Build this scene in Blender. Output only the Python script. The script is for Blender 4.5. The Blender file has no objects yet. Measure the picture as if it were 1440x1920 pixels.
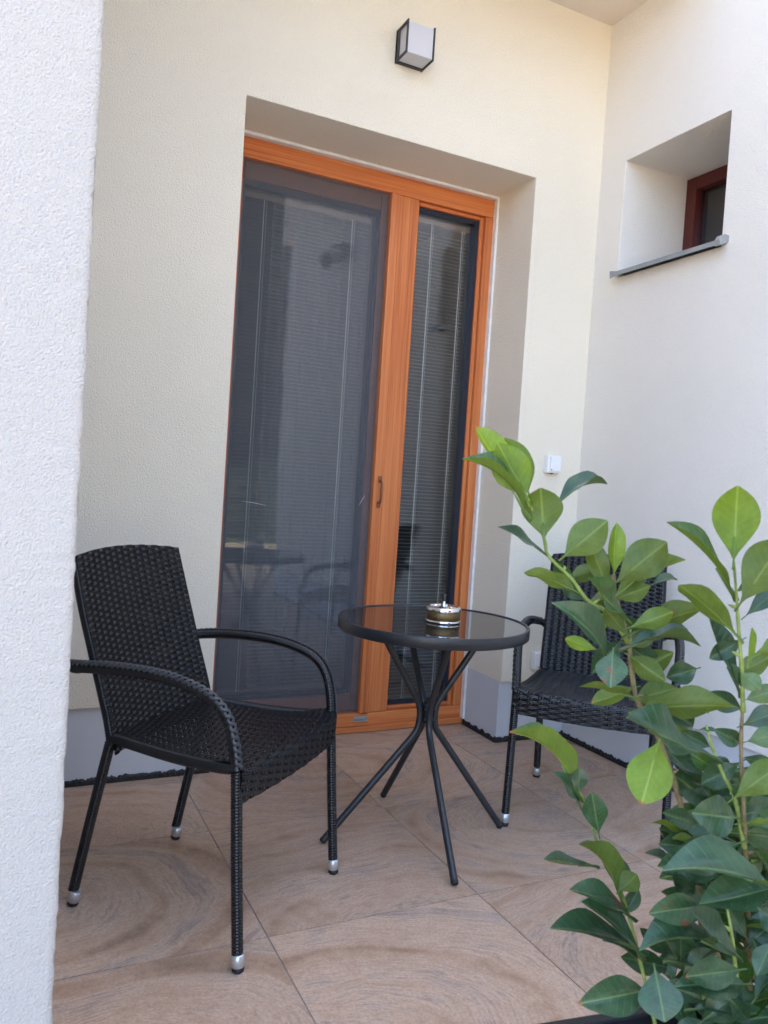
import bpy, bmesh, math, random
from mathutils import Vector, Matrix, Quaternion
random.seed(11)
PI = math.pi
SC = bpy.context.scene
COL = SC.collection

# ------------------------------------------------------------------ camera
CAM = dict(f=1459.84, yaw=0.4549, pitch=-0.0330, roll=0.0643, loc=(-2.354, -2.8124, 1.1011))
cam_d = bpy.data.cameras.new('camera')
cam = bpy.data.objects.new('camera', cam_d)
COL.objects.link(cam)
cam_d.sensor_fit = 'VERTICAL'
cam_d.sensor_height = 24.0
cam_d.lens = CAM['f'] / 1920.0 * 24.0
cam_d.clip_start = 0.02
cam_d.clip_end = 600
yw, pt, rl = CAM['yaw'], CAM['pitch'], CAM['roll']
fw = Vector((math.sin(yw) * math.cos(pt), math.cos(yw) * math.cos(pt), math.sin(pt)))
r0 = Vector((math.cos(yw), -math.sin(yw), 0))
u0 = r0.cross(fw)
r1 = r0 * math.cos(rl) + u0 * math.sin(rl)
u1 = u0 * math.cos(rl) - r0 * math.sin(rl)
M = Matrix((r1, u1, -fw)).transposed().to_4x4()
M.translation = Vector(CAM['loc'])
cam.matrix_world = M
cam_d.dof.use_dof = True
cam_d.dof.focus_distance = 2.55
cam_d.dof.aperture_fstop = 7.0
SC.camera = cam

# ------------------------------------------------------------------ light
SUN_DIR = Vector((0.80, 0.46, 0.80)).normalized()
elev = math.asin(SUN_DIR.z)
azim = math.atan2(SUN_DIR.x, SUN_DIR.y)
world = bpy.data.worlds.new('World')
SC.world = world
world.use_nodes = True
wn = world.node_tree
sky = wn.nodes.new('ShaderNodeTexSky')
sky.sky_type = 'NISHITA'
sky.sun_disc = False
sky.sun_elevation = elev
sky.sun_rotation = azim
sky.air_density = 1.0
sky.dust_density = 5.0
sky.ozone_density = 1.0
wn.links.new(sky.outputs[0], wn.nodes['Background'].inputs[0])
wn.nodes['Background'].inputs[1].default_value = 0.15
sun_d = bpy.data.lights.new('sun', 'SUN')
sun_d.energy = 4.0
sun_d.angle = math.radians(0.53)
sun_d.color = (1.0, 0.86, 0.68)
sun = bpy.data.objects.new('sun', sun_d)
COL.objects.link(sun)
sun.rotation_euler = SUN_DIR.to_track_quat('Z', 'Y').to_euler()
sun.location = (4, 8, 12)
SC.view_settings.view_transform = 'Standard'
SC.view_settings.look = 'None'
SC.view_settings.gamma = 1.0
SC.view_settings.use_curve_mapping = False
SC.view_settings.exposure = 3.34
SC.cycles.max_bounces = 10
SC.cycles.diffuse_bounces = 6
SC.cycles.transparent_max_bounces = 24
SC.cycles.use_denoising = True
SC.cycles.sample_clamp_indirect = 6.0

# ------------------------------------------------------------------ helpers
class MB:
    """collects geometry and links it as one mesh object"""
    def __init__(self):
        self.v = []; self.f = []; self.smooth = []; self.uv = None
    def add(self, vs, fs, smooth=False):
        o = len(self.v)
        self.v += [tuple(p) for p in vs]
        self.f += [tuple(i + o for i in q) for q in fs]
        self.smooth += [smooth] * len(fs)
    def box(self, a, b):
        x0, y0, z0 = a; x1, y1, z1 = b
        self.add([(x0,y0,z0),(x1,y0,z0),(x1,y1,z0),(x0,y1,z0),(x0,y0,z1),(x1,y0,z1),(x1,y1,z1),(x0,y1,z1)],
                 [(0,3,2,1),(4,5,6,7),(0,1,5,4),(1,2,6,5),(2,3,7,6),(3,0,4,7)])
    def cbox(self, a, b, c):
        """box whose edges are chamfered by c"""
        bm = bmesh.new()
        bmesh.ops.create_cube(bm, size=1)
        for w in bm.verts:
            w.co = Vector([a[i] + (w.co[i] + .5) * (b[i] - a[i]) for i in range(3)])
        bmesh.ops.bevel(bm, geom=bm.edges[:], offset=c, segments=2, affect='EDGES', profile=.7)
        bm.verts.index_update()
        self.add([w.co[:] for w in bm.verts], [[w.index for w in q.verts] for q in bm.faces])
        bm.free()
    def prism(self, poly, mapf, d0, d1):
        n = len(poly)
        self.add([mapf(p[0], p[1], d0) for p in poly] + [mapf(p[0], p[1], d1) for p in poly],
                 [tuple(range(n)), tuple(range(2*n-1, n-1, -1))] + [(i, i+n, (i+1) % n + n, (i+1) % n) for i in range(n)])
    def tube(self, path, rad, seg=10, cap=True, smooth=True, flat=None):
        """path: points, rad: number or list; parallel-transport frame"""
        P = [Vector(p) for p in path]
        n = len(P)
        R = rad if isinstance(rad, (list, tuple)) else [rad] * n
        T = [(P[min(i+1, n-1)] - P[max(i-1, 0)]).normalized() for i in range(n)]
        nx = T[0].orthogonal().normalized() if flat is None else (flat - T[0] * flat.dot(T[0])).normalized()
        vs = []
        for i in range(n):
            if i:
                nx = (nx - T[i] * nx.dot(T[i])).normalized()
            ny = T[i].cross(nx)
            for k in range(seg):
                a = 2 * PI * k / seg
                vs.append(P[i] + (nx * math.cos(a) + ny * math.sin(a)) * R[i])
        fs = []
        for i in range(n - 1):
            for k in range(seg):
                k2 = (k + 1) % seg
                fs.append((i*seg+k, i*seg+k2, (i+1)*seg+k2, (i+1)*seg+k))
        if cap:
            fs.append(tuple(reversed(range(seg))))
            fs.append(tuple((n-1)*seg + k for k in range(seg)))
        self.add(vs, fs, smooth)
    def lathe(self, prof, c=(0,0,0), seg=48, smooth=True):
        n = len(prof)
        vs = [(c[0] + r*math.cos(2*PI*k/seg), c[1] + r*math.sin(2*PI*k/seg), c[2] + z) for k in range(seg) for r, z in prof]
        fs = []
        for k in range(seg):
            k2 = (k + 1) % seg
            for i in range(n - 1):
                fs.append((k*n+i, k2*n+i, k2*n+i+1, k*n+i+1))
        self.add(vs, fs, smooth)
    def build(self, name, mat, parent=None, bevel=None, fix=False, edge_split=None):
        me = bpy.data.meshes.new(name)
        me.from_pydata(self.v, [], self.f)
        me.polygons.foreach_set('use_smooth', self.smooth)
        if fix:
            bm = bmesh.new(); bm.from_mesh(me)
            bmesh.ops.remove_doubles(bm, verts=bm.verts[:], dist=1e-5)
            bmesh.ops.recalc_face_normals(bm, faces=bm.faces[:])
            bm.to_mesh(me); bm.free()
        me.materials.append(mat)
        me.update()
        o = bpy.data.objects.new(name, me)
        COL.objects.link(o)
        if parent is not None:
            o.parent = parent
        if bevel:
            m = o.modifiers.new('bevel', 'BEVEL')
            m.width = bevel; m.segments = 2; m.limit_method = 'ANGLE'; m.angle_limit = math.radians(40)
        return o

def tag(o, label=None, cat=None, group=None, kind=None):
    for k, x in (('label', label), ('category', cat), ('group', group), ('kind', kind)):
        if x: o[k] = x
    return o

def empty(name, loc=(0,0,0), rz=0.0):
    o = bpy.data.objects.new(name, None)
    o.empty_display_size = 0.1
    o.location = loc; o.rotation_euler = (0, 0, rz)
    COL.objects.link(o)
    return o

def copy_tree(o, parent=None):
    c = o.copy(); COL.objects.link(c)
    if parent is not None: c.parent = parent
    for ch in [q for q in COL.objects if q.parent is o]:
        copy_tree(ch, c)
    return c

def catmull(pts, step):
    """resample a polyline as a smooth curve, roughly one point per step metres"""
    P = [Vector(p) for p in pts]
    P = [P[0]*2 - P[1]] + P + [P[-1]*2 - P[-2]]
    dense = []
    for i in range(1, len(P) - 2):
        for k in range(24):
            t = k / 24
            a, b, c, d = P[i-1], P[i], P[i+1], P[i+2]
            dense.append(.5 * (2*b + (c-a)*t + (2*a-5*b+4*c-d)*t*t + (3*b-a-3*c+d)*t**3))
    dense.append(P[-2])
    L = [0]
    for i in range(1, len(dense)): L.append(L[-1] + (dense[i]-dense[i-1]).length)
    n = max(2, round(L[-1]/step)); out = []; j = 0
    for k in range(n + 1):
        s = L[-1]*k/n
        while j < len(L) - 2 and L[j+1] < s: j += 1
        t = (s - L[j]) / max(1e-9, L[j+1]-L[j])
        out.append(dense[j].lerp(dense[j+1], t))
    return out

# ------------------------------------------------------------------ materials
class NT:
    def __init__(self, name):
        self.m = bpy.data.materials.new(name); self.m.use_nodes = True
        self.t = self.m.node_tree; self.p = self.t.nodes['Principled BSDF']
        self.out = self.t.nodes['Material Output']
    def n(self, typ, **kw):
        q = self.t.nodes.new(typ)
        for k, x in kw.items():
            if k[0] == '_': q.inputs[int(k[1:])].default_value = x
            else: setattr(q, k, x)
        return q
    def l(self, a, b): self.t.links.new(a, b); return b
    def math(self, op, a, b=None, c=None):
        q = self.n('ShaderNodeMath', operation=op)
        for i, x in enumerate((a, b, c)):
            if x is None: continue
            if isinstance(x, (int, float)): q.inputs[i].default_value = x
            else: self.l(x, q.inputs[i])
        return q.outputs[0]
    def coord(self, which='Object', scale=(1,1,1), loc=(0,0,0)):
        tc = self.n('ShaderNodeTexCoord'); mp = self.n('ShaderNodeMapping')
        mp.inputs['Scale'].default_value = scale; mp.inputs['Location'].default_value = loc
        self.l(tc.outputs[which], mp.inputs[0]); return mp.outputs[0]
    def noise(self, vec, scale, detail=3, rough=.5, dist=0.0):
        q = self.n('ShaderNodeTexNoise')
        q.inputs['Scale'].default_value = scale; q.inputs['Detail'].default_value = detail
        q.inputs['Roughness'].default_value = rough; q.inputs['Distortion'].default_value = dist
        if vec is not None: self.l(vec, q.inputs['Vector'])
        return q.outputs['Fac']
    def ramp(self, fac, stops):
        q = self.n('ShaderNodeValToRGB')
        e = q.color_ramp.elements
        while len(e) < len(stops): e.new(.5)
        for el, (pos, c) in zip(e, stops):
            el.position = pos; el.color = (*c, 1) if len(c) == 3 else c
        self.l(fac, q.inputs[0]); return q.outputs[0]
    def mix(self, fac, a, b, mode='MIX'):
        q = self.n('ShaderNodeMix', data_type='RGBA', blend_type=mode)
        for i, x in ((0, fac), (6, a), (7, b)):
            if isinstance(x, (int, float)): q.inputs[i].default_value = x
            elif isinstance(x, tuple): q.inputs[i].default_value = (*x, 1)
            else: self.l(x, q.inputs[i])
        return q.outputs[2]
    def bump(self, h, strength=.5, dist=.002, normal=None):
        q = self.n('ShaderNodeBump'); q.inputs['Strength'].default_value = strength
        q.inputs['Distance'].default_value = dist
        self.l(h, q.inputs['Height'])
        if normal is not None: self.l(normal, q.inputs['Normal'])
        self.l(q.outputs[0], self.p.inputs['Normal']); return q.outputs[0]
    def set(self, **kw):
        for k, x in kw.items():
            q = self.p.inputs[k.replace('_', ' ')]
            if hasattr(x, 'is_output'): self.l(x, q)
            else: q.default_value = (*x, 1) if isinstance(x, tuple) and len(x) == 3 else x
        return self.m

def simple(name, col, rough=.5, metal=0.0, var=.06, vscale=30.0, bump=0.0, bscale=300.0, spec=.5):
    t = NT(name)
    c = t.coord()
    nz = t.noise(c, vscale, 4)
    lo = tuple(x*(1-var) for x in col); hi = tuple(min(1, x*(1+var)) for x in col)
    t.set(Base_Color=t.ramp(nz, [(.3, lo), (.7, hi)]), Roughness=rough, Metallic=metal)
    t.p.inputs['Specular IOR Level'].default_value = spec
    if bump:
        t.bump(t.noise(c, bscale, 3), bump, .001)
    return t.m

def plaster(name, col, strength=.55, grain=1.0, pitv=.80):
    t = NT(name)
    c = t.coord('Object')
    big = t.noise(c, 1.3, 3); fine = t.noise(c, 420/grain, 2, .6)
    base = t.ramp(big, [(.3, tuple(x*.965 for x in col)), (.7, tuple(min(1, x*1.02) for x in col))])
    pit = t.ramp(fine, [(.22, (pitv, pitv, pitv)), (.42, (1, 1, 1))])
    vor = t.n('ShaderNodeTexVoronoi', feature='SMOOTH_F1')
    vor.inputs['Scale'].default_value = 300/grain; t.l(c, vor.inputs['Vector'])
    h = t.math('ADD', t.math('MULTIPLY', t.noise(c, 260/grain, 3, .65), 1.0), t.math('MULTIPLY', vor.outputs['Distance'], -.7))
    t.set(Base_Color=t.mix(1.0, base, pit, 'MULTIPLY'), Roughness=.93)
    t.p.inputs['Specular IOR Level'].default_value = .25
    t.bump(h, strength, .0042*grain)
    return t.m

def wood(name, axis):
    t = NT(name)
    s = [170.0, 170.0, 170.0]; s[axis] = 2.2
    c = t.coord('Object', tuple(s))
    s2 = [38.0, 38.0, 38.0]; s2[axis] = .7
    c2 = t.coord('Object', tuple(s2))
    oi = t.n('ShaderNodeObjectInfo'); cv = t.n('ShaderNodeCombineXYZ')
    for k_ in range(3): t.l(t.math('MULTIPLY', oi.outputs['Random'], 53.0 + 7*k_), cv.inputs[k_])
    def shift(v_):
        q_ = t.n('ShaderNodeVectorMath', operation='ADD'); t.l(v_, q_.inputs[0]); t.l(cv.outputs[0], q_.inputs[1]); return q_.outputs[0]
    c = shift(c); c2 = shift(c2)
    a = t.noise(c, 1.0, 5, .7); b = t.noise(c2, 1.0, 3, .5, .6)
    f = t.math('ADD', t.math('MULTIPLY', a, .55), t.math('MULTIPLY', b, .55))
    col = t.ramp(f, [(.34, (.31, .070, .020)), (.5, (.55, .155, .044)), (.68, (.68, .240, .075))])
    hv = t.n('ShaderNodeHueSaturation'); t.l(col, hv.inputs['Color']); t.l(t.math('ADD', .90, t.math('MULTIPLY', oi.outputs['Random'], .2)), hv.inputs['Value'])
    t.set(Base_Color=hv.outputs[0], Roughness=.42)
    t.p.inputs['Specular IOR Level'].default_value = .4
    t.bump(a, .15, .0006)
    return t.m

M_WALL = plaster('cream_plaster', (.86, .795, .665), .9, 1.2)
M_SIDE = plaster('sky_tinted_cream_plaster', (.85, .815, .755), .9, 1.2)  # the cream wall plaster with cool sky light mixed into its colour
M_SOFFIT = plaster('soffit_plaster', (.80, .73, .65), .5)
M_PIER = plaster('coarse_plaster', (.50, .475, .45), .7, .75, .58)  # colour darkened to hold back the open sky light on this wall end
M_PLINTH = plaster('grey_plinth_plaster', (.60, .615, .66), .4)
M_WOODV = wood('oak_foil_upright', 2)
M_WOODH = wood('oak_foil_level', 0)
M_WOODSHADE = simple('shaded_brown_leaf_profile', (.17, .070, .038), .5, var=.15)  # leaf profile darkened in colour for the shade behind the screen
M_MAHOG = simple('mahogany_paint', (.085, .011, .009), .35, var=.2)
M_BEAD = simple('white_bead', (.80, .79, .77), .5)
M_RUBBER = simple('black_rubber', (.012, .012, .014), .55)
M_GASKET = simple('gasket', (.010, .014, .028), .45)
M_WICKER = simple('black_wicker', (.006, .0065, .0085), .24, var=.25, vscale=60)
M_WICKERHI = simple('black_wicker_highlight', (.042, .044, .050), .34, var=.25, vscale=60)  # paler wicker copy: highlights on stakes and plait put into the colour
M_STEELBLK = simple('black_powder_coat', (.020, .021, .024), .38, var=.15, bump=.08, bscale=900)
M_SILVER = simple('silver_paint', (.62, .62, .62), .34, .75, var=.08)
M_SILL = simple('zinc_grey_metal', (.30, .315, .325), .42, .25, var=.08, vscale=14)
M_LAMPBLK = simple('anthracite_lamp', (.030, .030, .034), .45)
M_OPAL = simple('opal_diffuser', (.55, .55, .585), .35, var=.015)
M_SWITCH = simple('white_switch_plastic', (.80, .80, .81), .32, var=.01)
M_CORD = simple('blind_cord', (.82, .80, .74), .8)
M_SLAT = simple('blind_slat', (.30, .29, .28), .38, .25, var=.03)
M_SLATLIGHT = simple('pale_blind_slat', (.46, .445, .42), .38, .2, var=.03)
M_HEADRAIL = simple('blind_headrail', (.30, .20, .15), .45)
M_PLANTER = simple('black_planter', (.012, .012, .015), .42, var=.2)
M_SOIL = simple('potting_soil', (.030, .020, .013), .95, var=.5, vscale=90, bump=.9, bscale=120)
M_GROUT = simple('grout', (.34, .29, .25), .9, var=.15, vscale=40)
M_HANDLE = simple('brown_pull', (.17, .06, .022), .4)
M_BADGE = simple('badge_silver', (.40, .40, .39), .4, .35)
M_INK = simple('badge_ink', (.03, .03, .035), .5)
M_MEMBR = simple('black_membrane', (.010, .010, .011), .5, var=.3)
M_CHROME = simple('chrome', (.80, .80, .80), .07, 1.0, var=.02)
M_ROOM = simple('room_paint', (.30, .29, .28), .9)
M_BARK = simple('green_brown_bark', (.17, .125, .055), .8, var=.35, vscale=120, bump=.4)
M_TWIG = simple('green_twig', (.20, .26, .055), .55, var=.25, vscale=90)

def bronze():
    t = NT('hammered_bronze')
    c = t.coord()
    v = t.n('ShaderNodeTexVoronoi'); v.inputs['Scale'].default_value = 420; t.l(c, v.inputs['Vector'])
    t.set(Base_Color=t.ramp(v.outputs['Distance'], [(.1, (.045, .028, .012)), (.7, (.26, .17, .075))]), Roughness=.34, Metallic=.85)
    t.bump(v.outputs['Distance'], .8, .001)
    return t.m
M_BRONZE = bronze()

def glass(name, tint=(1,1,1), ior=1.52):
    t = NT(name)
    fr = t.n('ShaderNodeFresnel'); fr.inputs[0].default_value = ior
    tr = t.n('ShaderNodeBsdfTransparent'); tr.inputs[0].default_value = (*tint, 1)
    gl = t.n('ShaderNodeBsdfGlossy'); gl.inputs['Roughness'].default_value = .004
    gl.inputs[0].default_value = (.97, .98, 1, 1)
    wob = t.noise(t.coord('Object'), 2.6, 2)
    bp = t.n('ShaderNodeBump'); bp.inputs['Strength'].default_value = .05; bp.inputs['Distance'].default_value = .02
    t.l(wob, bp.inputs['Height']); t.l(bp.outputs[0], gl.inputs['Normal'])
    mx = t.n('ShaderNodeMixShader')
    t.l(fr.outputs[0], mx.inputs[0]); t.l(tr.outputs[0], mx.inputs[1]); t.l(gl.outputs[0], mx.inputs[2])
    t.l(mx.outputs[0], t.out.inputs[0])
    return t.m
M_GLASS = glass('window_glass', (.90, .92, .93), 1.62)
M_GLASSLOW = glass('low_reflection_glass', (.80, .80, .80), 1.30)  # reflection and tint turned down so the small pane looks dark

def screen_mesh():
    t = NT('insect_mesh')
    tr = t.n('ShaderNodeBsdfTransparent')
    df = t.n('ShaderNodeBsdfDiffuse')
    c = t.coord('Object', (1, 1, 1))
    streak = t.noise(t.coord('Object', (26, 1, .5)), 1, 3)
    cross = t.noise(t.coord('Object', (.8, 1, 120)), 1, 2)
    df.inputs[0].default_value = (.18, .187, .212, 1)
    mx = t.n('ShaderNodeMixShader')
    fac = t.math('ADD', .30, t.math('ADD', t.math('MULTIPLY', streak, .07), t.math('MULTIPLY', cross, .07)))
    t.l(fac, mx.inputs[0]); t.l(tr.outputs[0], mx.inputs[1]); t.l(df.outputs[0], mx.inputs[2])
    t.l(mx.outputs[0], t.out.inputs[0])
    return t.m
M_MESH = screen_mesh()

def voile():
    t = NT('white_voile')
    tr = t.n('ShaderNodeBsdfTransparent'); df = t.n('ShaderNodeBsdfDiffuse')
    df.inputs[0].default_value = (.5, .5, .5, 1)
    mx = t.n('ShaderNodeMixShader')
    f = t.math('ADD', .45, t.math('MULTIPLY', t.noise(t.coord('Object', (5, 1, .2)), 1, 2), .2))
    t.l(f, mx.inputs[0]); t.l(tr.outputs[0], mx.inputs[1]); t.l(df.outputs[0], mx.inputs[2])
    t.l(mx.outputs[0], t.out.inputs[0])
    return t.m
M_VOILE = voile()

def tabletop_glass():
    t = NT('smoked_table_glass')
    c = t.coord()
    dust = t.noise(c, 60, 5, .7)
    t.set(Base_Color=t.ramp(dust, [(.4, (.012, .012, .014)), (.75, (.020, .020, .022))]), Roughness=.03)
    t.p.inputs['IOR'].default_value = 2.3
    t.l(t.ramp(dust, [(.35, (.012, .012, .012)), (.8, (.035, .035, .035))]), t.p.inputs['Roughness'])
    return t.m
M_TABLEGLASS = tabletop_glass()

def tile_mat():
    t = NT('wood_ring_porcelain')
    tc = t.n('ShaderNodeTexCoord'); oi = t.n('ShaderNodeObjectInfo')
    wn_ = t.n('ShaderNodeTexWhiteNoise', noise_dimensions='1D'); t.l(oi.outputs['Random'], wn_.inputs['W'])
    off = t.n('ShaderNodeVectorMath', operation='MULTIPLY_ADD')
    t.l(wn_.outputs['Color'], off.inputs[0]); off.inputs[1].default_value = (.62, .62, 9.0); off.inputs[2].default_value = (-.31, -.31, 0)
    p0 = t.n('ShaderNodeVectorMath', operation='ADD'); t.l(tc.outputs['Object'], p0.inputs[0]); t.l(off.outputs[0], p0.inputs[1])
    # swirl: distort the position with slow noise, then take an elliptical distance
    dn = t.n('ShaderNodeTexNoise'); dn.inputs['Scale'].default_value = 3.4; dn.inputs['Detail'].default_value = 2; t.l(p0.outputs[0], dn.inputs['Vector'])
    dv = t.n('ShaderNodeVectorMath', operation='MULTIPLY_ADD'); t.l(dn.outputs['Color'], dv.inputs[0]); dv.inputs[1].default_value = (.13, .13, 0); t.l(p0.outputs[0], dv.inputs[2])
    sc = t.n('ShaderNodeVectorMath', operation='MULTIPLY'); t.l(dv.outputs[0], sc.inputs[0]); sc.inputs[1].default_value = (.62, 1.0, 0)
    ln = t.n('ShaderNodeVectorMath', operation='LENGTH'); t.l(sc.outputs[0], ln.inputs[0])
    d = ln.outputs['Value']
    sp = t.n('ShaderNodeSeparateXYZ'); t.l(sc.outputs[0], sp.inputs[0])
    ang = t.math('ARCTAN2', sp.outputs[1], sp.outputs[0])
    pol = t.n('ShaderNodeCombineXYZ'); t.l(t.math('MULTIPLY', d, 165), pol.inputs[0]); t.l(t.math('MULTIPLY', ang, 5.0), pol.inputs[1])
    ring = t.n('ShaderNodeTexNoise', noise_dimensions='2D'); ring.inputs['Scale'].default_value = 1; ring.inputs['Detail'].default_value = 4; ring.inputs['Roughness'].default_value = .7
    t.l(pol.outputs[0], ring.inputs['Vector'])
    wide = t.n('ShaderNodeTexNoise', noise_dimensions='1D'); wide.inputs['Scale'].default_value = 1; wide.inputs['Detail'].default_value = 2
    t.l(t.math('ADD', t.math('MULTIPLY', d, 14), t.math('MULTIPLY', oi.outputs['Random'], 40)), wide.inputs['W'])
    patch = t.noise(p0.outputs[0], 5.5, 3, .6)
    fine = t.noise(p0.outputs[0], 150, 4, .65); mid = t.noise(p0.outputs[0], 26, 4, .6)
    fac = t.math('ADD', t.math('MULTIPLY', wide.outputs['Fac'], .5), t.math('ADD', t.math('MULTIPLY', patch, .4), t.math('MULTIPLY', mid, .22)))
    base = t.ramp(fac, [(.33, (.275, .170, .110)), (.45, (.45, .290, .195)), (.58, (.555, .390, .282)), (.72, (.43, .325, .265))])
    lines = t.ramp(ring.outputs['Fac'], [(.36, (0, 0, 0)), (.54, (1, 1, 1))])
    where = t.ramp(t.math('ADD', t.math('MULTIPLY', patch, .7), t.math('MULTIPLY', wide.outputs['Fac'], .5)), [(.48, (.05, .05, .05)), (.74, (1, 1, 1))])
    inv = t.math('MULTIPLY', t.math('SUBTRACT', 1.0, lines), where)
    c1 = t.mix(t.math('MULTIPLY', inv, .62), base, (.22, .150, .112))
    c2 = t.mix(1.0, c1, t.ramp(fine, [(.25, (.74, .74, .74)), (.7, (1.12, 1.11, 1.10))]), 'MULTIPLY')
    hv = t.n('ShaderNodeHueSaturation'); t.l(c2, hv.inputs['Color'])
    t.l(t.math('ADD', .90, t.math('MULTIPLY', wn_.outputs['Value'], .18)), hv.inputs['Value'])
    t.set(Base_Color=hv.outputs[0], Roughness=.46)
    t.l(t.math('ADD', .34, t.math('MULTIPLY', patch, .18)), t.p.inputs['Roughness'])
    t.bump(t.math('ADD', t.math('MULTIPLY', inv, -.8), t.math('MULTIPLY', fine, .35)), .28, .0008)
    return t.m
M_TILE = tile_mat()

def leaf_mat(name, top, under, vein, gloss, trans, red=0.0):
    t = NT(name)
    tc = t.n('ShaderNodeTexCoord'); oi = t.n('ShaderNodeObjectInfo'); geo = t.n('ShaderNodeNewGeometry')
    sep = t.n('ShaderNodeSeparateXYZ'); t.l(tc.outputs['Object'], sep.inputs[0])
    ax = t.math('ABSOLUTE', sep.outputs[0])
    rib = t.ramp(ax, [(.008, (1, 1, 1)), (.034, (0, 0, 0))])
    # side veins run forward from the midrib
    sv = t.math('SINE', t.math('MULTIPLY', t.math('SUBTRACT', sep.outputs[1], t.math('MULTIPLY', ax, .42)), 58.0))
    svr = t.ramp(sv, [(.86, (0, 0, 0)), (1.0, (1, 1, 1))])
    pv = t.n('ShaderNodeVectorMath', operation='ADD'); t.l(tc.outputs['Object'], pv.inputs[0])
    cv = t.n('ShaderNodeCombineXYZ'); t.l(t.math('MULTIPLY', oi.outputs['Random'], 37.0), cv.inputs[2]); t.l(cv.outputs[0], pv.inputs[1])
    mott = t.noise(pv.outputs[0], 4.5, 4, .6)
    topc = t.ramp(mott, [(.3, tuple(x*.72 for x in top)), (.7, tuple(x*1.25 for x in top))])
    speck = t.ramp(t.noise(pv.outputs[0], 17, 3, .6), [(.66, (0, 0, 0)), (.76, (1, 1, 1))])
    topc = t.mix(t.math('MULTIPLY', speck, .22), topc, (.20, .26, .20))
    undc = t.ramp(mott, [(.3, tuple(x*.85 for x in under)), (.7, tuple(x*1.15 for x in under))])
    col = t.mix(geo.outputs['Backfacing'], topc, undc)
    col = t.mix(t.math('MULTIPLY', rib, .7), col, vein)
    col = t.mix(t.math('MULTIPLY', svr, .16), col, vein)
    spot = t.ramp(t.noise(pv.outputs[0], 2.6, 2, .5), [(.60 - red*.01, (0, 0, 0)), (.68 - red*.01, (1, 1, 1))])
    if red: col = t.mix(t.math('MULTIPLY', spot, .75), col, (.20, .035, .018))
    else:
        tipn = t.ramp(sep.outputs[1], [(.94, (0, 0, 0)), (.985, (1, 1, 1))])
        col = t.mix(t.math('MULTIPLY', tipn, t.math('GREATER_THAN', oi.outputs['Random'], .84)), col, (.30, .10, .035))
    hv = t.n('ShaderNodeHueSaturation'); t.l(col, hv.inputs['Color'])
    t.l(t.math('ADD', .80, t.math('MULTIPLY', oi.outputs['Random'], .42)), hv.inputs['Value'])
    t.set(Base_Color=hv.outputs[0], Roughness=gloss)
    t.l(t.math('ADD', gloss, t.math('MULTIPLY', geo.outputs['Backfacing'], .25)), t.p.inputs['Roughness'])
    h = t.math('ADD', t.math('MULTIPLY', svr, -.5), t.math('ADD', t.math('MULTIPLY', rib, -.8), t.math('MULTIPLY', mott, .8)))
    t.bump(h, .35, .0012)
    tl = t.n('ShaderNodeBsdfTranslucent'); t.l(t.mix(1.0, hv.outputs[0], (1.65, 1.55, .5), 'MULTIPLY'), tl.inputs[0])
    mx = t.n('ShaderNodeMixShader'); mx.inputs[0].default_value = trans
    t.l(t.p.outputs[0], mx.inputs[1]); t.l(tl.outputs[0], mx.inputs[2]); t.l(mx.outputs[0], t.out.inputs[0])
    return t.m
M_LEAF = [leaf_mat('mature_leaf', (.032, .074, .032), (.075, .125, .045), (.13, .20, .07), .29, .18),
          leaf_mat('green_leaf', (.045, .100, .022), (.090, .142, .026), (.19, .27, .06), .33, .30),
          leaf_mat('young_leaf', (.120, .205, .020), (.150, .240, .030), (.27, .38, .08), .36, .38),
          leaf_mat('reddened_leaf', (.036, .080, .036), (.075, .125, .045), (.14, .20, .08), .32, .18, 1.0)]

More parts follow.
